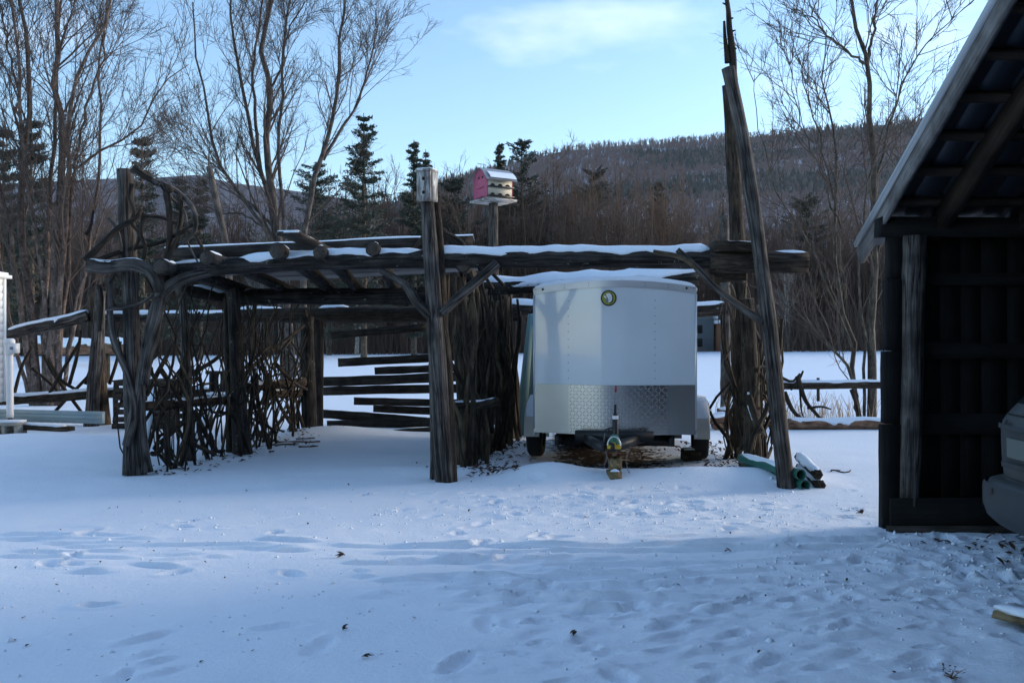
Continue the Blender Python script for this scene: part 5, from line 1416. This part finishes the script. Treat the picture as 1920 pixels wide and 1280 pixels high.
def car():
    ox, oy = 2.97, 5.30
    t = thing('parked_car', (ox + 2.2, oy, 0), 'dusty grey hatchback parked nose-in inside the shed', 'car')
    def interp(z, tab): return np.interp(z, [a for a, b in tab], [b for a, b in tab])
    rear = [(.36, .16), (.42, .06), (.50, .02), (.64, .02), (.67, .04), (.69, .13), (.80, .12), (1.00, .115), (1.06, .135), (1.12, .18), (1.50, .52), (1.60, .66), (1.64, .80)]
    frnt = [(.36, 4.15), (.45, 4.3), (.65, 4.32), (.85, 4.15), (.98, 3.9), (1.02, 3.1), (1.5, 2.35), (1.60, 2.15), (1.64, 2.0)]
    wid = [(.36, .80), (.45, .875), (.66, .89), (.69, .875), (.9, .885), (1.04, .86), (1.5, .66), (1.60, .58), (1.64, .50)]
    def pt(z, a, off=0.0):
        xr, xf, b = interp(z, rear), interp(z, frnt), interp(z, wid)
        cx = (xr + xf) / 2; A_ = (xf - xr) / 2; e = 2 / 5.5
        c, s_ = np.cos(a), np.sin(a)
        b2 = b * (1 - .0)
        x = cx + (A_ + off) * np.sign(c) * np.abs(c) ** e; y = (b2 + off) * np.sign(s_) * np.abs(s_) ** e
        # bowed tail
        x = x + .10 * (np.abs(y) / b) ** 2.5 * (c < 0)
        return np.stack([ox + x, oy + y, np.full_like(x, z)], -1)
    an = np.linspace(0, 2 * np.pi, 97)
    def band(nm, zs, mt, a=an, off=0.0, par=None, sm=True, close=False):
        m = MB(); V = np.stack([pt(z, a, off) for z in zs]); m.grid(V)
        if close:
            c = V[-1].mean(0); n0 = len(a); m.add(np.concatenate([V[-1], [c]]), None, [(n0, k, k + 1) for k in range(n0 - 1)])
        return m.build(nm, M[mt], par or t, smooth=sm)
    b = band('body', [.36, .40, .45, .50, .58, .64, .67, .685, .69, .72, .80, .90, 1.0, 1.04, 1.08, 1.12, 1.2, 1.3, 1.4, 1.5, 1.56, 1.60, 1.625, 1.64], 'car', close=True)
    band('bumper', [.385, .40, .45, .52, .60, .645, .662], 'bumper', np.linspace(R(128), R(232), 60), .022, sm=True)
    hz = np.linspace(R(135.5), R(224.5), 50)
    band('rear_window', [1.16, 1.25, 1.35, 1.46], 'glass', np.linspace(R(142), R(218), 40), .006)
    for a0, a1 in ((R(98), R(128)), (R(52), R(80)), (R(232), R(262)), (R(280), R(308))):
        band('side_window', [1.12, 1.25, 1.4, 1.48], 'glass', np.linspace(a0, a1, 12), .006)
    for a0, a1 in ((R(131.5), R(137)), (R(223), R(228.5))):
        band('tail_lamp', [.74, .85, .97, 1.02], 'red', np.linspace(a0, a1, 8), .008)
    hp = band('hatch_recess', [.76, .77, .99, 1.0], 'bumper', np.linspace(R(168), R(192), 20), .004)
    band('licence_plate', [.83, .835, .945, .95], 'plate', np.linspace(R(174), R(186), 10), .012)
    band('trim_strip', [1.0, 1.008, 1.02, 1.03], 'bumper', np.linspace(R(140), R(220), 40), .014)
    band('hatch_handle', [.765, .79, .80], 'bumper', np.linspace(R(172), R(188), 10), .03)
    band('tow_eye_cover', [.60, .605, .635, .64], 'black', np.linspace(R(173.5), R(176), 5), .026)
    band('panel_gap', [.694, .697, .70], 'hole', np.linspace(R(137), R(223), 50), .004)
    band('panel_gap', [1.085, 1.09, 1.095], 'hole', np.linspace(R(137), R(223), 50), .004)
    for a_ in (150, 210):
        band('panel_gap', [.70, .8, .9, 1.0, 1.08], 'hole', np.linspace(R(a_), R(a_ + .5), 3), .004)
    for a_ in (155, 166, 194, 205):
        band('bumper_groove', [.42, .5, .6, .64], 'hole', np.linspace(R(a_), R(a_ + .8), 3), .025)
    band('wiper_pivot', [1.03, 1.045, 1.06], 'hole', np.linspace(R(172), R(174), 4), .02)
    for wx in (.85, 3.45):
        for sy in (-1, 1):
            m = MB(); c = (ox + wx, oy + sy * .80, .31); m.lathe([(.2, -.1), (.28, -.105), (.31, -.08), (.32, -.05), (.32, .05), (.31, .08), (.28, .105), (.2, .1)], c, 'y', 28); w = m.build('wheel', M['rubber'], t, smooth=True)
            m = MB(); m.lathe([(0, .07 * sy), (.06, .075 * sy), (.16, .04 * sy), (.2, .1 * sy)], c, 'y', 20); m.build('rim', M['rim'], w, smooth=True)
car()

# ------------------------------------------------------------------ fences and bits on the left
def lfence():
    t = thing('rail_fence', (-7.7, 17, 0), 'log rail fence with crossed branches between its posts, beside the white clapboard corner', 'fence')
    d = 17.0
    def lg(nm, pts, r0, r1, mt, dd=0, sides=10, rough=.12, par=None):
        P = [at(x, y, d + dd) for x, y in pts]; m = MB(); m.log(P, r0, r1, sides, rough); return m.build(nm, M[mt], par or t, smooth=True), P
    b, P = lg('rail', [(14, 628), (60, 616), (110, 606), (166, 592)], .10, .12, 'post'); snow_on(P, .11, b, .75, .05)
    b, P = lg('rail', [(176, 596), (260, 595), (360, 594), (450, 592)], .09, .10, 'beam', .4); snow_on(P, .095, b, .75, .05, gaps=.3)
    b, P = lg('rail', [(-12, 750), (60, 747), (120, 743), (180, 738)], .10, .09, 'barkpost', -.15); snow_on(P, .095, b, .7, .04)
    b, P = lg('rail', [(186, 738), (240, 736), (300, 738), (400, 734)], .09, .09, 'barkpost', .2); snow_on(P, .09, b, .7, .04)
    lg('post', [(172, 800), (176, 720), (183, 640), (188, 545)], .14, .10, 'post', -.25); lg('post', [(194, 800), (188, 700), (180, 600), (174, 548)], .13, .10, 'barkpost', .05)
    lg('post', [(204, 590), (202, 560), (196, 540)], .04, .03, 'stick', -.1)
    for pts in ([(95, 780), (130, 742), (170, 700), (182, 685)], [(82, 665), (100, 700), (125, 735), (158, 780)], [(60, 690), (90, 715), (108, 732)], [(90, 672), (112, 710), (150, 735)], [(130, 720), (145, 665), (152, 620)], [(92, 740), (120, 690), (150, 640)], [(25, 745), (40, 690), (60, 650)],
                [(160, 720), (170, 690), (176, 670)], [(205, 720), (218, 680), (226, 640)], [(225, 760), (260, 700), (300, 660)], [(212, 650), (240, 700), (290, 740)], [(300, 745), (340, 690), (380, 640)], [(330, 650), (365, 700), (395, 745)]):
        lg('branch', pts, .035, .028, 'stick', rng.uniform(-.2, .3), 7)
lfence()
def left_bits():
    # white building corner
    d0, d = 13.0, 16.6; xr = at(7, 640, d)[0]
    t = thing('white_shed', (xr - 1.5, 14.8, 0), 'corner of a white clapboard shed on blocks beside the rail fence', 'building')
    z0 = at(0, 752, d)[2]; z1 = at(0, 522, d)[2]
    n = 16
    for k in range(n):
        za = z0 + (z1 - z0) * k / n; m = MB()
        m.board((xr + .012, d0, za + .07), (xr + .012, d - .05, za + .07), (z1 - z0) / n + .015, .016, (.12, 0, 1), 2, 0, .001); m.build('clapboard', M['housewhite'], t)
    m = MB(); m.box((xr - 1.5, (d0 + d) / 2, (z0 + z1) / 2), (2.98, d - d0, z1 - z0)); m.build('wall', M['housewhite'], t)
    m = MB(); m.box((xr + .02, d - .03, (z0 + z1) / 2), (.05, .07, z1 - z0)); m.build('corner_trim', M['housewhite'], t)
    m = MB(); m.box((xr - 1.4, (d0 + d) / 2, z1 + .03), (3.0, d - d0 + .2, .06)); rf = m.build('roof', M['housewhite'], t)
    m = MB(); m.box((xr - 1.42, (d0 + d) / 2, z1 + .08), (2.96, d - d0 + .1, .05)); m.build('snow_layer', M['snowcap'], rf)
    for yy in (13.4, 16.3):
        for xx in (-2.6, -.35):
            m = MB(); m.box((xr + xx, yy, z0 / 2 - .03), (.35, .3, z0 + .06)); m.build('foundation_block', M['cinder'], t)
    # pvc stand pipe
    d = 15.0; p = at(19, 640, d)[0]; zt = at(0, 640, d)[2]; zb = at(0, 792, d)[2]
    t = thing('stand_pipe', (p, d, zb), 'white plastic stand pipe with a capped tee, set in a concrete block', 'pipe')
    m = MB(); m.log([(p, d, zb + .08), (p - .01, d, zt)], .055, .055, 14, 0); m.build('pipe', M['pvc'], t, smooth=True)
    m = MB(); m.lathe([(0, .17), (.06, .17), (.085, .14), (.085, .08), (.07, .07), (.07, -.1)], (p - .01, d, zt - .12), 'z', 16); m.build('cap', M['pvc'], t, smooth=True)
    m = MB(); m.box((p + .07, d - .02, zt - .11), (.13, .14, .16)); m.build('label_box', M['pvc'], t)
    m = MB(); m.box((p + .07, d - .095, zt - .11), (.055, .006, .05)); m.build('blue_label', M['emblemgrey'], t)
    m = MB(); m.log([(p, d, zb - .02), (p, d, zb + .1)], .038, .038, 12, 0); m.build('socket', M['black'], t, smooth=True)
    # cinder block
    bx = at(24, 800, 14.9); t = thing('concrete_block', (bx[0], 14.9, -.02), 'hollow concrete block with snow on top under the white stand pipe', 'block')
    zb0 = .02; m = MB()
    m.box((bx[0], 14.9 - .13, .215), (.45, .30, .05)); m.box((bx[0], 14.77, .02), (.45, .30, .05))
    for xx in (-.2, 0, .2): m.box((bx[0] + xx, 14.77, .1175), (.05, .298, .147))
    m.build('block', M['cinder'], t)
    m = MB(); m.box((bx[0] + .01, 14.78, .255), (.42, .27, .035)); m.build('snow_layer', M['snowcap'], t, smooth=False)
    # blue-grey beam
    P0, P1 = at(-30, 777, 15.4), at(194, 783, 15.2)
    t = thing('metal_channel', ((P0 + P1) / 2 - [0, 0, .2]), 'long blue-grey metal channel lying across the foot of the rail fence', 'beam')
    m = MB(); m.board(P0, P1, .20, .10, (0, 0, 1), 4, 0, 0); ch = m.build('channel', M['greybeam'], t)
    for dz in (-.04, .05):
        m = MB(); m.board(P0 + [0, -.054, dz], P1 + [0, -.054, dz], .012, .01, (0, 0, 1), 4, 0, 0); m.build('rib', M['greybeam'], t)
    # dark plank
    P0, P1 = at(46, 800, 14.9), at(134, 804, 14.7)
    m = MB(); m.board(P0, P1, .07, .2, (0, 0, 1), 8); o = m.build('fallen_plank', M['barkpost'], None, origin=(P0 + P1) / 2); tag(o, 'dark rotten plank lying in the snow beside the concrete block', 'plank')
    m = MB(); m.board(P0 + [0, .03, .045], P1 + [-.15, .03, .045], .03, .16, (0, 0, 1), 8); m.build('snow_cap', M['snowcap'], o)
    # snow covered log behind
    P = [at(60, 652, 34), at(150, 652, 34), at(245, 650, 34)]
    o0 = thing('hedge_log', (P[1][0], 34, 0), 'long snow-covered log stack lying at the edge of the field behind the rail fence', 'log')
    m = MB(); m.log(P, .25, .25, 10, .1); b = m.build('log', M['firewood'], o0, smooth=True); snow_on(P, .25, b, .8, .18)
    for x in (90, 200):
        q = at(x, 655, 34); m = MB(); m.log([(q[0], 34, -.1), (q[0], 34, q[2])], .12, .12, 8, .1); m.build('prop', M['barkpost'], o0)
    # pallet crate
    d = 16.2; xl, xr = at(210, 0, d)[0], at(335, 0, d)[0]; zt = at(0, 716, d)[2]; zb = at(0, 806, d)[2]
    zb = max(zb, -.02)
    t = thing('slatted_crate', ((xl + xr) / 2, d + .3, 0), 'dark slatted wooden crate standing behind the left pergola post', 'crate')
    n = 7
    for k in range(n):
        z = zb + .06 + (zt - zb - .08) * k / (n - 1); m = MB(); m.board((xl + .012 * k, d, z), (xr - .004 * k, d, z), .095, .025, (0, 0, 1), 6); m.build('slat', M['plank'], t)
        m = MB(); m.board((xl + .02, d + .7, z), (xr, d + .7, z), .095, .025, (0, 0, 1), 6); m.build('slat', M['plank'], t)
    for x in (xl + .05, (xl + xr) / 2, xr - .05):
        for dy in (.045, .655):
            m = MB(); m.board((x, d + dy, zb), (x, d + dy, zt), .08, .05, (1, 0, 0), 3); m.build('upright', M['plank'], t)
    m = MB(); m.board((xl, d + .35, zt + .02), (xr, d + .35, zt + .02), .03, .74, (0, 0, 1), 4); m.build('lid', M['plank'], t)
    # snowy leaning boards
    for (a, b_, c2, d2, dd, w, lb) in ((272, 760, 290, 728, 11.6, .12, 'short snow-covered board leaning beside the crate'), (374, 800, 404, 745, 13.6, .17, 'snow-covered board leaning behind the left brushwood wall'), (432, 790, 440, 740, 14.6, .12, 'narrow snowy board propped behind the dark pergola post')):
        P0, P1 = at(a, b_, dd), at(c2, d2, dd + .35); lo = np.array([P0[0] - (P1[0] - P0[0]) * .6, dd - .2, float(gh(P0[0], dd))])
        o0 = thing('leaning_board', lo, lb, 'board')
        m = MB(); m.board(lo, P1, w, .03, (1, .1, 0), 6); bo = m.build('board', M['plank'], o0)
        f = (P1 - lo) / np.linalg.norm(P1 - lo); m = MB(); m.board(lo + f * .1 + [0, -.024, .02], P1 + [0, -.024, .02], w * .9, .02, (1, .1, 0), 10, .006); m.build('snow_cap', M['snowcap'], bo)
    # garden chair
    d = 16.0
    t = thing('garden_chair', (at(405, 0, d)[0], d, 0), 'weathered wooden garden chair with a slatted back and snow on its seat', 'chair')
    x0, x1 = at(378, 0, d)[0], at(436, 0, d)[0]; zs, zt = at(0, 742, d)[2], at(0, 700, d)[2]
    for x in (x0, x1):
        for dy in (0, .5):
            m = MB(); m.board((x, d + dy, -.05), (x, d + dy, zs if dy == 0 else zt), .06, .05, (1, 0, 0), 2, 0, .002); m.build('leg', M['plank'], t)
        m = MB(); m.board((x, d - .05, zs + .2), (x, d + .55, zs + .2), .03, .1, (0, 0, 1), 2, 0, .002); m.build('armrest', M['plank'], t)
        m = MB(); m.board((x, d, zs), (x, d, zs + .2), .05, .05, (1, 0, 0), 2, 0, .002); m.build('arm_support', M['plank'], t)
    for k in range(4):
        m = MB(); m.board((x0, d + .08 + .12 * k, zs), (x1, d + .08 + .12 * k, zs), .025, .10, (0, 0, 1), 3, .002); s = m.build('seat_slat', M['plank'], t)
        m = MB(); m.board((x0 + .02, d + .08 + .12 * k, zs + .03), (x1 - .02, d + .08 + .12 * k, zs + .03), .035, .09, (0, 0, 1), 6, .004); m.build('snow_layer', M['snowcap'], s)
    for k in range(4):
        x = x0 + .07 + (x1 - x0 - .14) * k / 3; m = MB(); m.board((x, d + .5, zs), (x, d + .53, zt), .09, .02, (1, 0, 0), 3, .002); m.build('back_slat', M['plank'], t)
    m = MB(); m.board((x0 - .1, d + .5, zt), (x1 + .1, d + .5, zt), .06, .04, (0, 0, 1), 4, .002); m.build('top_rail', M['plank'], t)
left_bits()

# ------------------------------------------------------------------ things around the trailer and on the right
def right_bits():
    # teal panels leaning beside the trailer
    P = [at(964, 814, 15.0), at(1030, 816, 14.9), at(1025, 588, 15.3), at(990, 588, 15.3)]
    t = thing('leaning_metal_panel', ((P[0] + P[1]) / 2 * [1, 1, 0]), 'tall teal ribbed metal panels leaning behind the left side of the trailer', 'panel')
    for i in range(3):
        lo, hi = P[0] + (P[1] - P[0]) * i / 3, P[0] + (P[1] - P[0]) * (i + 1) / 3
        lt, ht = P[3] + (P[2] - P[3]) * i / 3, P[3] + (P[2] - P[3]) * (i + 1) / 3
        lo = lo * [1, 1, 0] + [0, 0, -.02]; hi = hi * [1, 1, 0] + [0, 0, -.02]
        off = np.array([0, -.012 * i, 0])
        V = np.array([lo, hi, ht, lt]) + off; V2 = V + np.array([0.0, .02, 0])
        m = MB(); m.add(np.concatenate([V, V2]), [(0, 1, 2, 3), (7, 6, 5, 4), (0, 4, 5, 1), (1, 5, 6, 2), (2, 6, 7, 3), (3, 7, 4, 0)]); pn = m.build('panel', M['teal'], t)
        m = MB(); a = (lo + hi) / 2 + off - [0, .008, 0]; b_ = (lt + ht) / 2 + off - [0, .008, 0]; m.board(a, b_, .02, .012, (1, 0, 0), 2, 0, 0); m.build('rib', M['teal'], pn)
    # firewood
    r = np.random.default_rng(4)
    for k in range(9):
        c = at(1340 + r.uniform(-6, 26), 0, 16.0 + r.uniform(-.3, .5)); z = .07 + .11 * (k // 4); a = r.uniform(-.5, .9)
        p0 = np.array([c[0] - .18 * math.cos(a), c[1] - .18 * math.sin(a), z]); p1 = np.array([c[0] + .18 * math.cos(a), c[1] + .18 * math.sin(a), z + r.uniform(-.02, .06)])
        t = thing('firewood_log', (c[0], c[1], z - .07), 'split reddish firewood log in the snowy heap behind the trailer fender', 'log', 'firewood heap behind the trailer')
        m = MB(); m.log([p0, p1], .075, .07, 5, .12); b = m.build('billet', M['firewood'], t)
        if k >= 4: snow_on([p0, p1], .07, b, .9, .04)
    # green pipes
    for i, (px, py, lb) in enumerate(((1510, 909, 'lower open green plastic pipe lying beside the leaning post'), (1502, 889, 'upper open green plastic pipe stacked beside the leaning post'))):
        p0 = at(px, py, 9.42 + .02 * i); p1 = p0 + np.array([-.30, 1.25, .0 + .02 * i]); R0 = .058
        p0[2] = .062 + (.108 if i else 0); p1[2] = p0[2] + .01
        t = thing('green_pipe', p0 - [0, 0, R0], lb, 'pipe', None)
        P = np.array([p0, p0 * .5 + p1 * .5, p1]); m = MB(); m.tubes(P[None], np.full((1, 3), R0), 20)
        m.tubes(P[None, ::-1], np.full((1, 3), R0 - .008), 20); m.build('pipe', M['greenpipe'], t, smooth=True)
        d = (p0 - p1) / np.linalg.norm(p1 - p0); th = np.arange(21) / 20 * 2 * np.pi; A_ = np.cross(d, [0, 0, 1]); B_ = np.cross(d, A_)
        V = np.stack([p0 + rr * (np.cos(th)[:, None] * A_ + np.sin(th)[:, None] * B_) for rr in (R0, R0 - .008)]); m = MB(); m.grid(V); m.build('rim', M['greenpipe'], t)
        m = MB(); q = p0 - d * .12; V = np.concatenate([[q], q + (R0 - .009) * (np.cos(th)[:, None] * A_ + np.sin(th)[:, None] * B_)]); m.add(V, None, [(0, k, k + 1) for k in range(1, 21)]); m.build('bore', M['hole'], t)
        if i: snow_on(P, R0, t, .8, .025, .04, 1.0)
    # split logs beside them
    for i, (a, b_, c2, d2, r0, lb) in enumerate(((1538, 918, 1500, 880, .065, 'dark split log lying at the outer side of the green pipes'), (1534, 896, 1498, 862, .055, 'snow-topped split log leaning on the green pipes'))):
        p0, p1 = at(a, b_, 9.5), at(c2, d2, 10.6); p0[2] = max(p0[2], .05 + .11 * i); p1[2] = p0[2] + .02 + .03 * i
        t = thing('split_log', p0 * [1, 1, 0], lb, 'log'); m = MB(); m.log([p0, p1], r0, r0, 6, .15); b = m.build('billet', M['barkpost'], t); snow_on([p0, p1], r0, b, .9, .03)
    # rail fence right
    t = thing('rail_fence', (5.5, 17, 0), 'single log rail with dead branches hung on it, running to the slender bare tree', 'fence')
    P = [at(1418, 722, 16.6), at(1500, 722, 16.6), at(1600, 721, 16.6), at(1720, 722, 16.7)]; m = MB(); m.log(P, .075, .07, 10, .1); b = m.build('rail', M['barkpost'], t, smooth=True); snow_on(P, .075, b, .7, .035)
    for (x, y0, y1, r0) in ((1420, 800, 690, .08), (1534, 752, 708, .03), (1720, 795, 690, .1)):
        m = MB(); m.log([at(x, max(y0, 798) if r0 > .05 else y0, 16.6), at(x, y1, 16.6)], r0, r0 * .9, 8, .1); m.build('post', M['barkpost'], t, smooth=True)
    for pts, r0 in (([(1470, 735), (1487, 770), (1512, 792)], .05), ([(1495, 705), (1510, 750), (1530, 775), (1545, 792)], .045), ([(1514, 765), (1540, 762), (1558, 767)], .025), ([(1462, 706), (1485, 715), (1500, 700)], .03), ([(1482, 730), (1498, 712), (1506, 695)], .03), ([(1596, 730), (1606, 760), (1612, 792)], .035), ([(1500, 730), (1503, 770), (1510, 790)], .02)):
        m = MB(); m.log([at(x, y, 16.5) for x, y in pts], r0, r0 * .6, 7, .14); m.build('branch', M['stick'], t, smooth=True)
    # ground log
    P = [at(1478, 800, 16.0), at(1560, 801, 16.0), at(1700, 799, 16.0)]; o = thing('ground_log', P[1] * [1, 1, 0], 'long snow-capped log lying on the snow before the right rail', 'log')
    P = [p * [1, 1, 0] + [0, 0, .10] for p in P]
    m = MB(); m.log(P, .10, .10, 10, .1); b = m.build('log', M['firewood'], o, smooth=True); snow_on(P, .10, b, .9, .05)
    # snow topped plank in the foreground
    p0, p1 = at(1880, 1166, 5.05), at(1990, 1150, 4.7); p0[2] = .05; p1[2] = .07
    o = thing('foreground_plank', p0 * [1, 1, 0], 'short sawn plank end with snow on it, poking out of the snow near the shed', 'plank')
    m = MB(); m.board(p0, p1, .035, .16, (0, 0, 1), 4); b = m.build('board', M['block'], o); m = MB(); m.board(p0 + [.02, .01, .03], p1 + [0, 0, .03], .03, .15, (0, 0, 1), 6); m.build('snow_cap', M['snowcap'], b)
right_bits()

# ------------------------------------------------------------------ litter
def leaf_mb(n, pos, r, size=(0.02, 0.05)):
    m = MB()
    for k in range(n):
        x, y, z = pos[k]; s = r.uniform(*size); a = r.random() * 6.28; tl = r.uniform(-.6, .6); c, sn = math.cos(a), math.sin(a)
        L_ = np.array([[-1, 0, 0], [-.3, .5, .25], [.4, .45, .3], [1, 0, .1], [.4, -.45, .3], [-.3, -.5, .25], [0, 0, 0]]) * s
        L_[:, 2] += L_[:, 0] * tl + s * abs(tl)
        v = np.stack([x + L_[:, 0] * c - L_[:, 1] * sn, y + L_[:, 0] * sn + L_[:, 1] * c, z + L_[:, 2] + .003], 1)
        m.add(v, None, [(6, i, (i + 1) % 6) for i in range(6)])
    return m
def gz(x, y):
    i = np.clip(np.searchsorted(gx, x), 1, len(gx) - 1); j = np.clip(np.searchsorted(gy, y), 1, len(gy) - 1); return GZ[j, i]
def litter():
    r = np.random.default_rng(9); P = []
    for k in range(900):
        w = r.random()
        if w < .33: x, y = r.normal(2.75, .28), r.uniform(10.2, 14)
        elif w < .55: yy = r.uniform(10.4, 14.5); x, y = -.62 + .14 * (yy - 10.5) + r.normal(.1, .25), yy
        elif w < .75: yy = r.uniform(10.4, 15); x, y = -4.2 + .17 * (yy - 10.5) + r.normal(.1, .25), yy
        elif w < .9: x, y = r.uniform(.2, 2.4), r.uniform(10.9, 14)
        else: x, y = r.uniform(-.5, .1), r.uniform(10.2, 11)
        P.append((x, y, float(gz(x, y))))
    tag(leaf_mb(len(P), P, r, (.015, .045)).build('leaf_litter', M['leaf'], None), 'brown dead leaves strewn along the brushwood walls and under the trailer', 'leaves', None, 'stuff')
    P = [(x, y, float(gz(x, y))) for x, y in zip(r.uniform(-4, 4.2, 90), r.uniform(4.2, 10, 90)) if abs(x) < .58 * y]
    tag(leaf_mb(len(P), P, r, (.008, .018)).build('leaf_crumbs', M['leaf'], None), 'tiny brown leaf scraps scattered over the trampled snow', 'leaves', None, 'stuff')
    # lumps of kicked-up snow
    n = 2600; q = r.random(n)
    x = np.where(q < .45, r.normal(3.2, .9, n), np.where(q < .7, r.normal(.9, 1.2, n), r.uniform(-3.8, 3.4, n))); y = np.where(q < .45, r.normal(6.1, .6, n), np.where(q < .7, r.normal(8.5, .6, n), r.uniform(4.2, 8.5, n)))
    y = np.clip(y, 4.0, 9.8); sz = r.uniform(.004, .013, n) * np.where(r.random(n) < .12, 1.9, 1)
    ico = np.array([(1, 0, 0), (-1, 0, 0), (0, 1, 0), (0, -1, 0), (0, 0, 1), (0, 0, -.6)], float)
    fc = np.array([(0, 2, 4), (2, 1, 4), (1, 3, 4), (3, 0, 4), (2, 0, 5), (1, 2, 5), (3, 1, 5), (0, 3, 5)])
    zz = np.array([float(gz(a, b)) for a, b in zip(x, y)])
    Vc = np.stack([x, y, zz], 1)[:, None] + ico[None] * sz[:, None, None] * r.uniform(.6, 1.4, (n, 6, 1)); m = MB(); m.add(Vc, None, (np.arange(n)[:, None, None] * 6 + fc[None]).reshape(-1, 3))
    tag(m.build('snow_crumbs', M['snowcap'], None, smooth=False), 'small crumbs of kicked-up snow scattered over the trampled yard', 'snow', None, 'stuff')
    # chips by the shed
    P = [(x, y, float(gz(x, y))) for x, y in zip(r.normal(4.0, .45, 160), r.normal(6.8, .35, 160)) if x > 3.1 and y < 7.35]
    tag(leaf_mb(len(P), P, r, (.012, .04)).build('wood_chips', M['leaf'], None), 'dark bark scraps on the snow at the shed opening', 'debris', None, 'stuff')
    for (px, py, s, lb) in ((638, 1045, .03, 'small curled dead leaf lying on the open snow by the tyre ruts'), (643, 1182, .018, 'tiny reddish leaf scrap near a short straw'), (1076, 1199, .022, 'pointed brown leaf piece on the smooth snow'), (690, 1235, .022, 'crumbled russet leaf scrap in the trodden snow'), (1614, 966, .035, 'dark clod at the corner of the shed'), (1364, 1036, .02, 'flat tan leaf scrap between the tyre ruts')):
        d = CZ * FPX / (py - 640); x = (px - 960) / FPX * d; z = float(gz(x, d))
        m = leaf_mb(3, [(x + r.normal(0, s * .4), d, z + .004 * k) for k in range(3)], r, (s * .8, s * 1.2)); o = m.build('dead_leaf', M['leaf'], None, origin=(x, d, z)); tag(o, lb, 'leaf')
    # sprig
    d = CZ * FPX / (1272 - 640); x = (1784 - 960) / FPX * d; z = float(gz(x, d)); o = thing('dry_sprig', (x, d, z), 'reddish dried sprig of seed heads lying in the foreground snow', 'plant')
    m = MB()
    for k in range(22):
        a = r.random() * 6.28; l = r.uniform(.03, .07); e = r.uniform(.1, 1.2); m.tubes(np.array([[(x, d, z), (x + math.cos(a) * l * .5, d + math.sin(a) * l * .5, z + e * l * .5), (x + math.cos(a) * l, d + math.sin(a) * l, z + e * l * .8)]]), np.array([[.0016, .0014, .001]]), 4)
    m.build('stems', M['firewood'], o); leaf_mb(16, [(x + r.normal(0, .025), d + r.normal(0, .025), z + r.uniform(0, .04)) for k in range(16)], r, (.006, .013)).build('seed_heads', M['firewood'], o)
    # twig on the snow
    d = CZ * FPX / (886 - 640); m = MB(); P = [at(x, y, d) for x, y in ((1558, 884), (1568, 882), (1578, 886), (1590, 883), (1602, 889))]; P = [np.array([p[0], d + .12 * math.sin(i * 2), float(gz(p[0], d)) + .012]) for i, p in enumerate(P)]
    m.log(P, .009, .006, 6, .2); m.log([P[1], P[1] + [.05, -.1, .01]], .006, .004, 5, .1, seg=3); o = m.build('fallen_twig', M['stick'], None, origin=P[2]); tag(o, 'crooked dark twig lying on the smooth snow by the shed', 'twig')
    # scraps of pale wood by the left bay
    for i, (a, b, c, e) in enumerate(((520, 838, 600, 828), (555, 832, 590, 826), (560, 846, 596, 834), (505, 840, 560, 832))):
        d = CZ * FPX / ((b + e) / 2 - 640); p0, p1 = at(a, b, d), at(c, e, d); p0[2] = float(gz(p0[0], d)) + .012; p1[2] = float(gz(p1[0], d)) + .02
        m = MB(); m.board(p0, p1, .015, .03, (0, 0, 1), 4); o = m.build('wood_lath', M['stick2'], None, origin=(p0 + p1) / 2); tag(o, 'thin pale lath lying in the snow at the mouth of the left bay', 'lath', 'laths in the left bay')
    # dry grass
    m = MB(); n = 260; x = r.normal(5.9, .9, n); y = r.normal(18.4, .6, n); z = gh(x, y); h = r.uniform(.15, .55, n); a = r.random(n) * 6.28
    u = np.array([0, .5, 1.0]); P = np.stack([x[:, None] + np.cos(a)[:, None] * h[:, None] * .35 * u ** 2, y[:, None] + np.sin(a)[:, None] * h[:, None] * .3 * u ** 2, z[:, None] + h[:, None] * u], -1); m.tubes(P, np.array([.006, .005, .003])[None] * np.ones((n, 1)), 3)
    tag(m.build('dry_grass', M['grass'], None), 'tufts of dry tan grass poking through the snow before the slender bare tree', 'grass', None, 'stuff')
litter()

# ------------------------------------------------------------------ air
def haze():
    m = MB(); m.box((0, 1750, 295), (6400, 3800, 620))
    mt = bpy.data.materials.new('thin_winter_haze'); mt.use_nodes = True
    t = mt.node_tree; t.nodes.clear()
    o = t.nodes.new('ShaderNodeOutputMaterial'); v = t.nodes.new('ShaderNodeVolumePrincipled')
    v.inputs['Color'].default_value = (0.80, 0.86, 0.95, 1); v.inputs['Density'].default_value = 0.00005; v.inputs['Anisotropy'].default_value = 0.2
    t.links.new(v.outputs['Volume'], o.inputs['Volume'])
    tag(m.build('haze', mt, None), 'thin bluish winter haze in front of the far hills', 'haze', None, 'stuff')
haze()
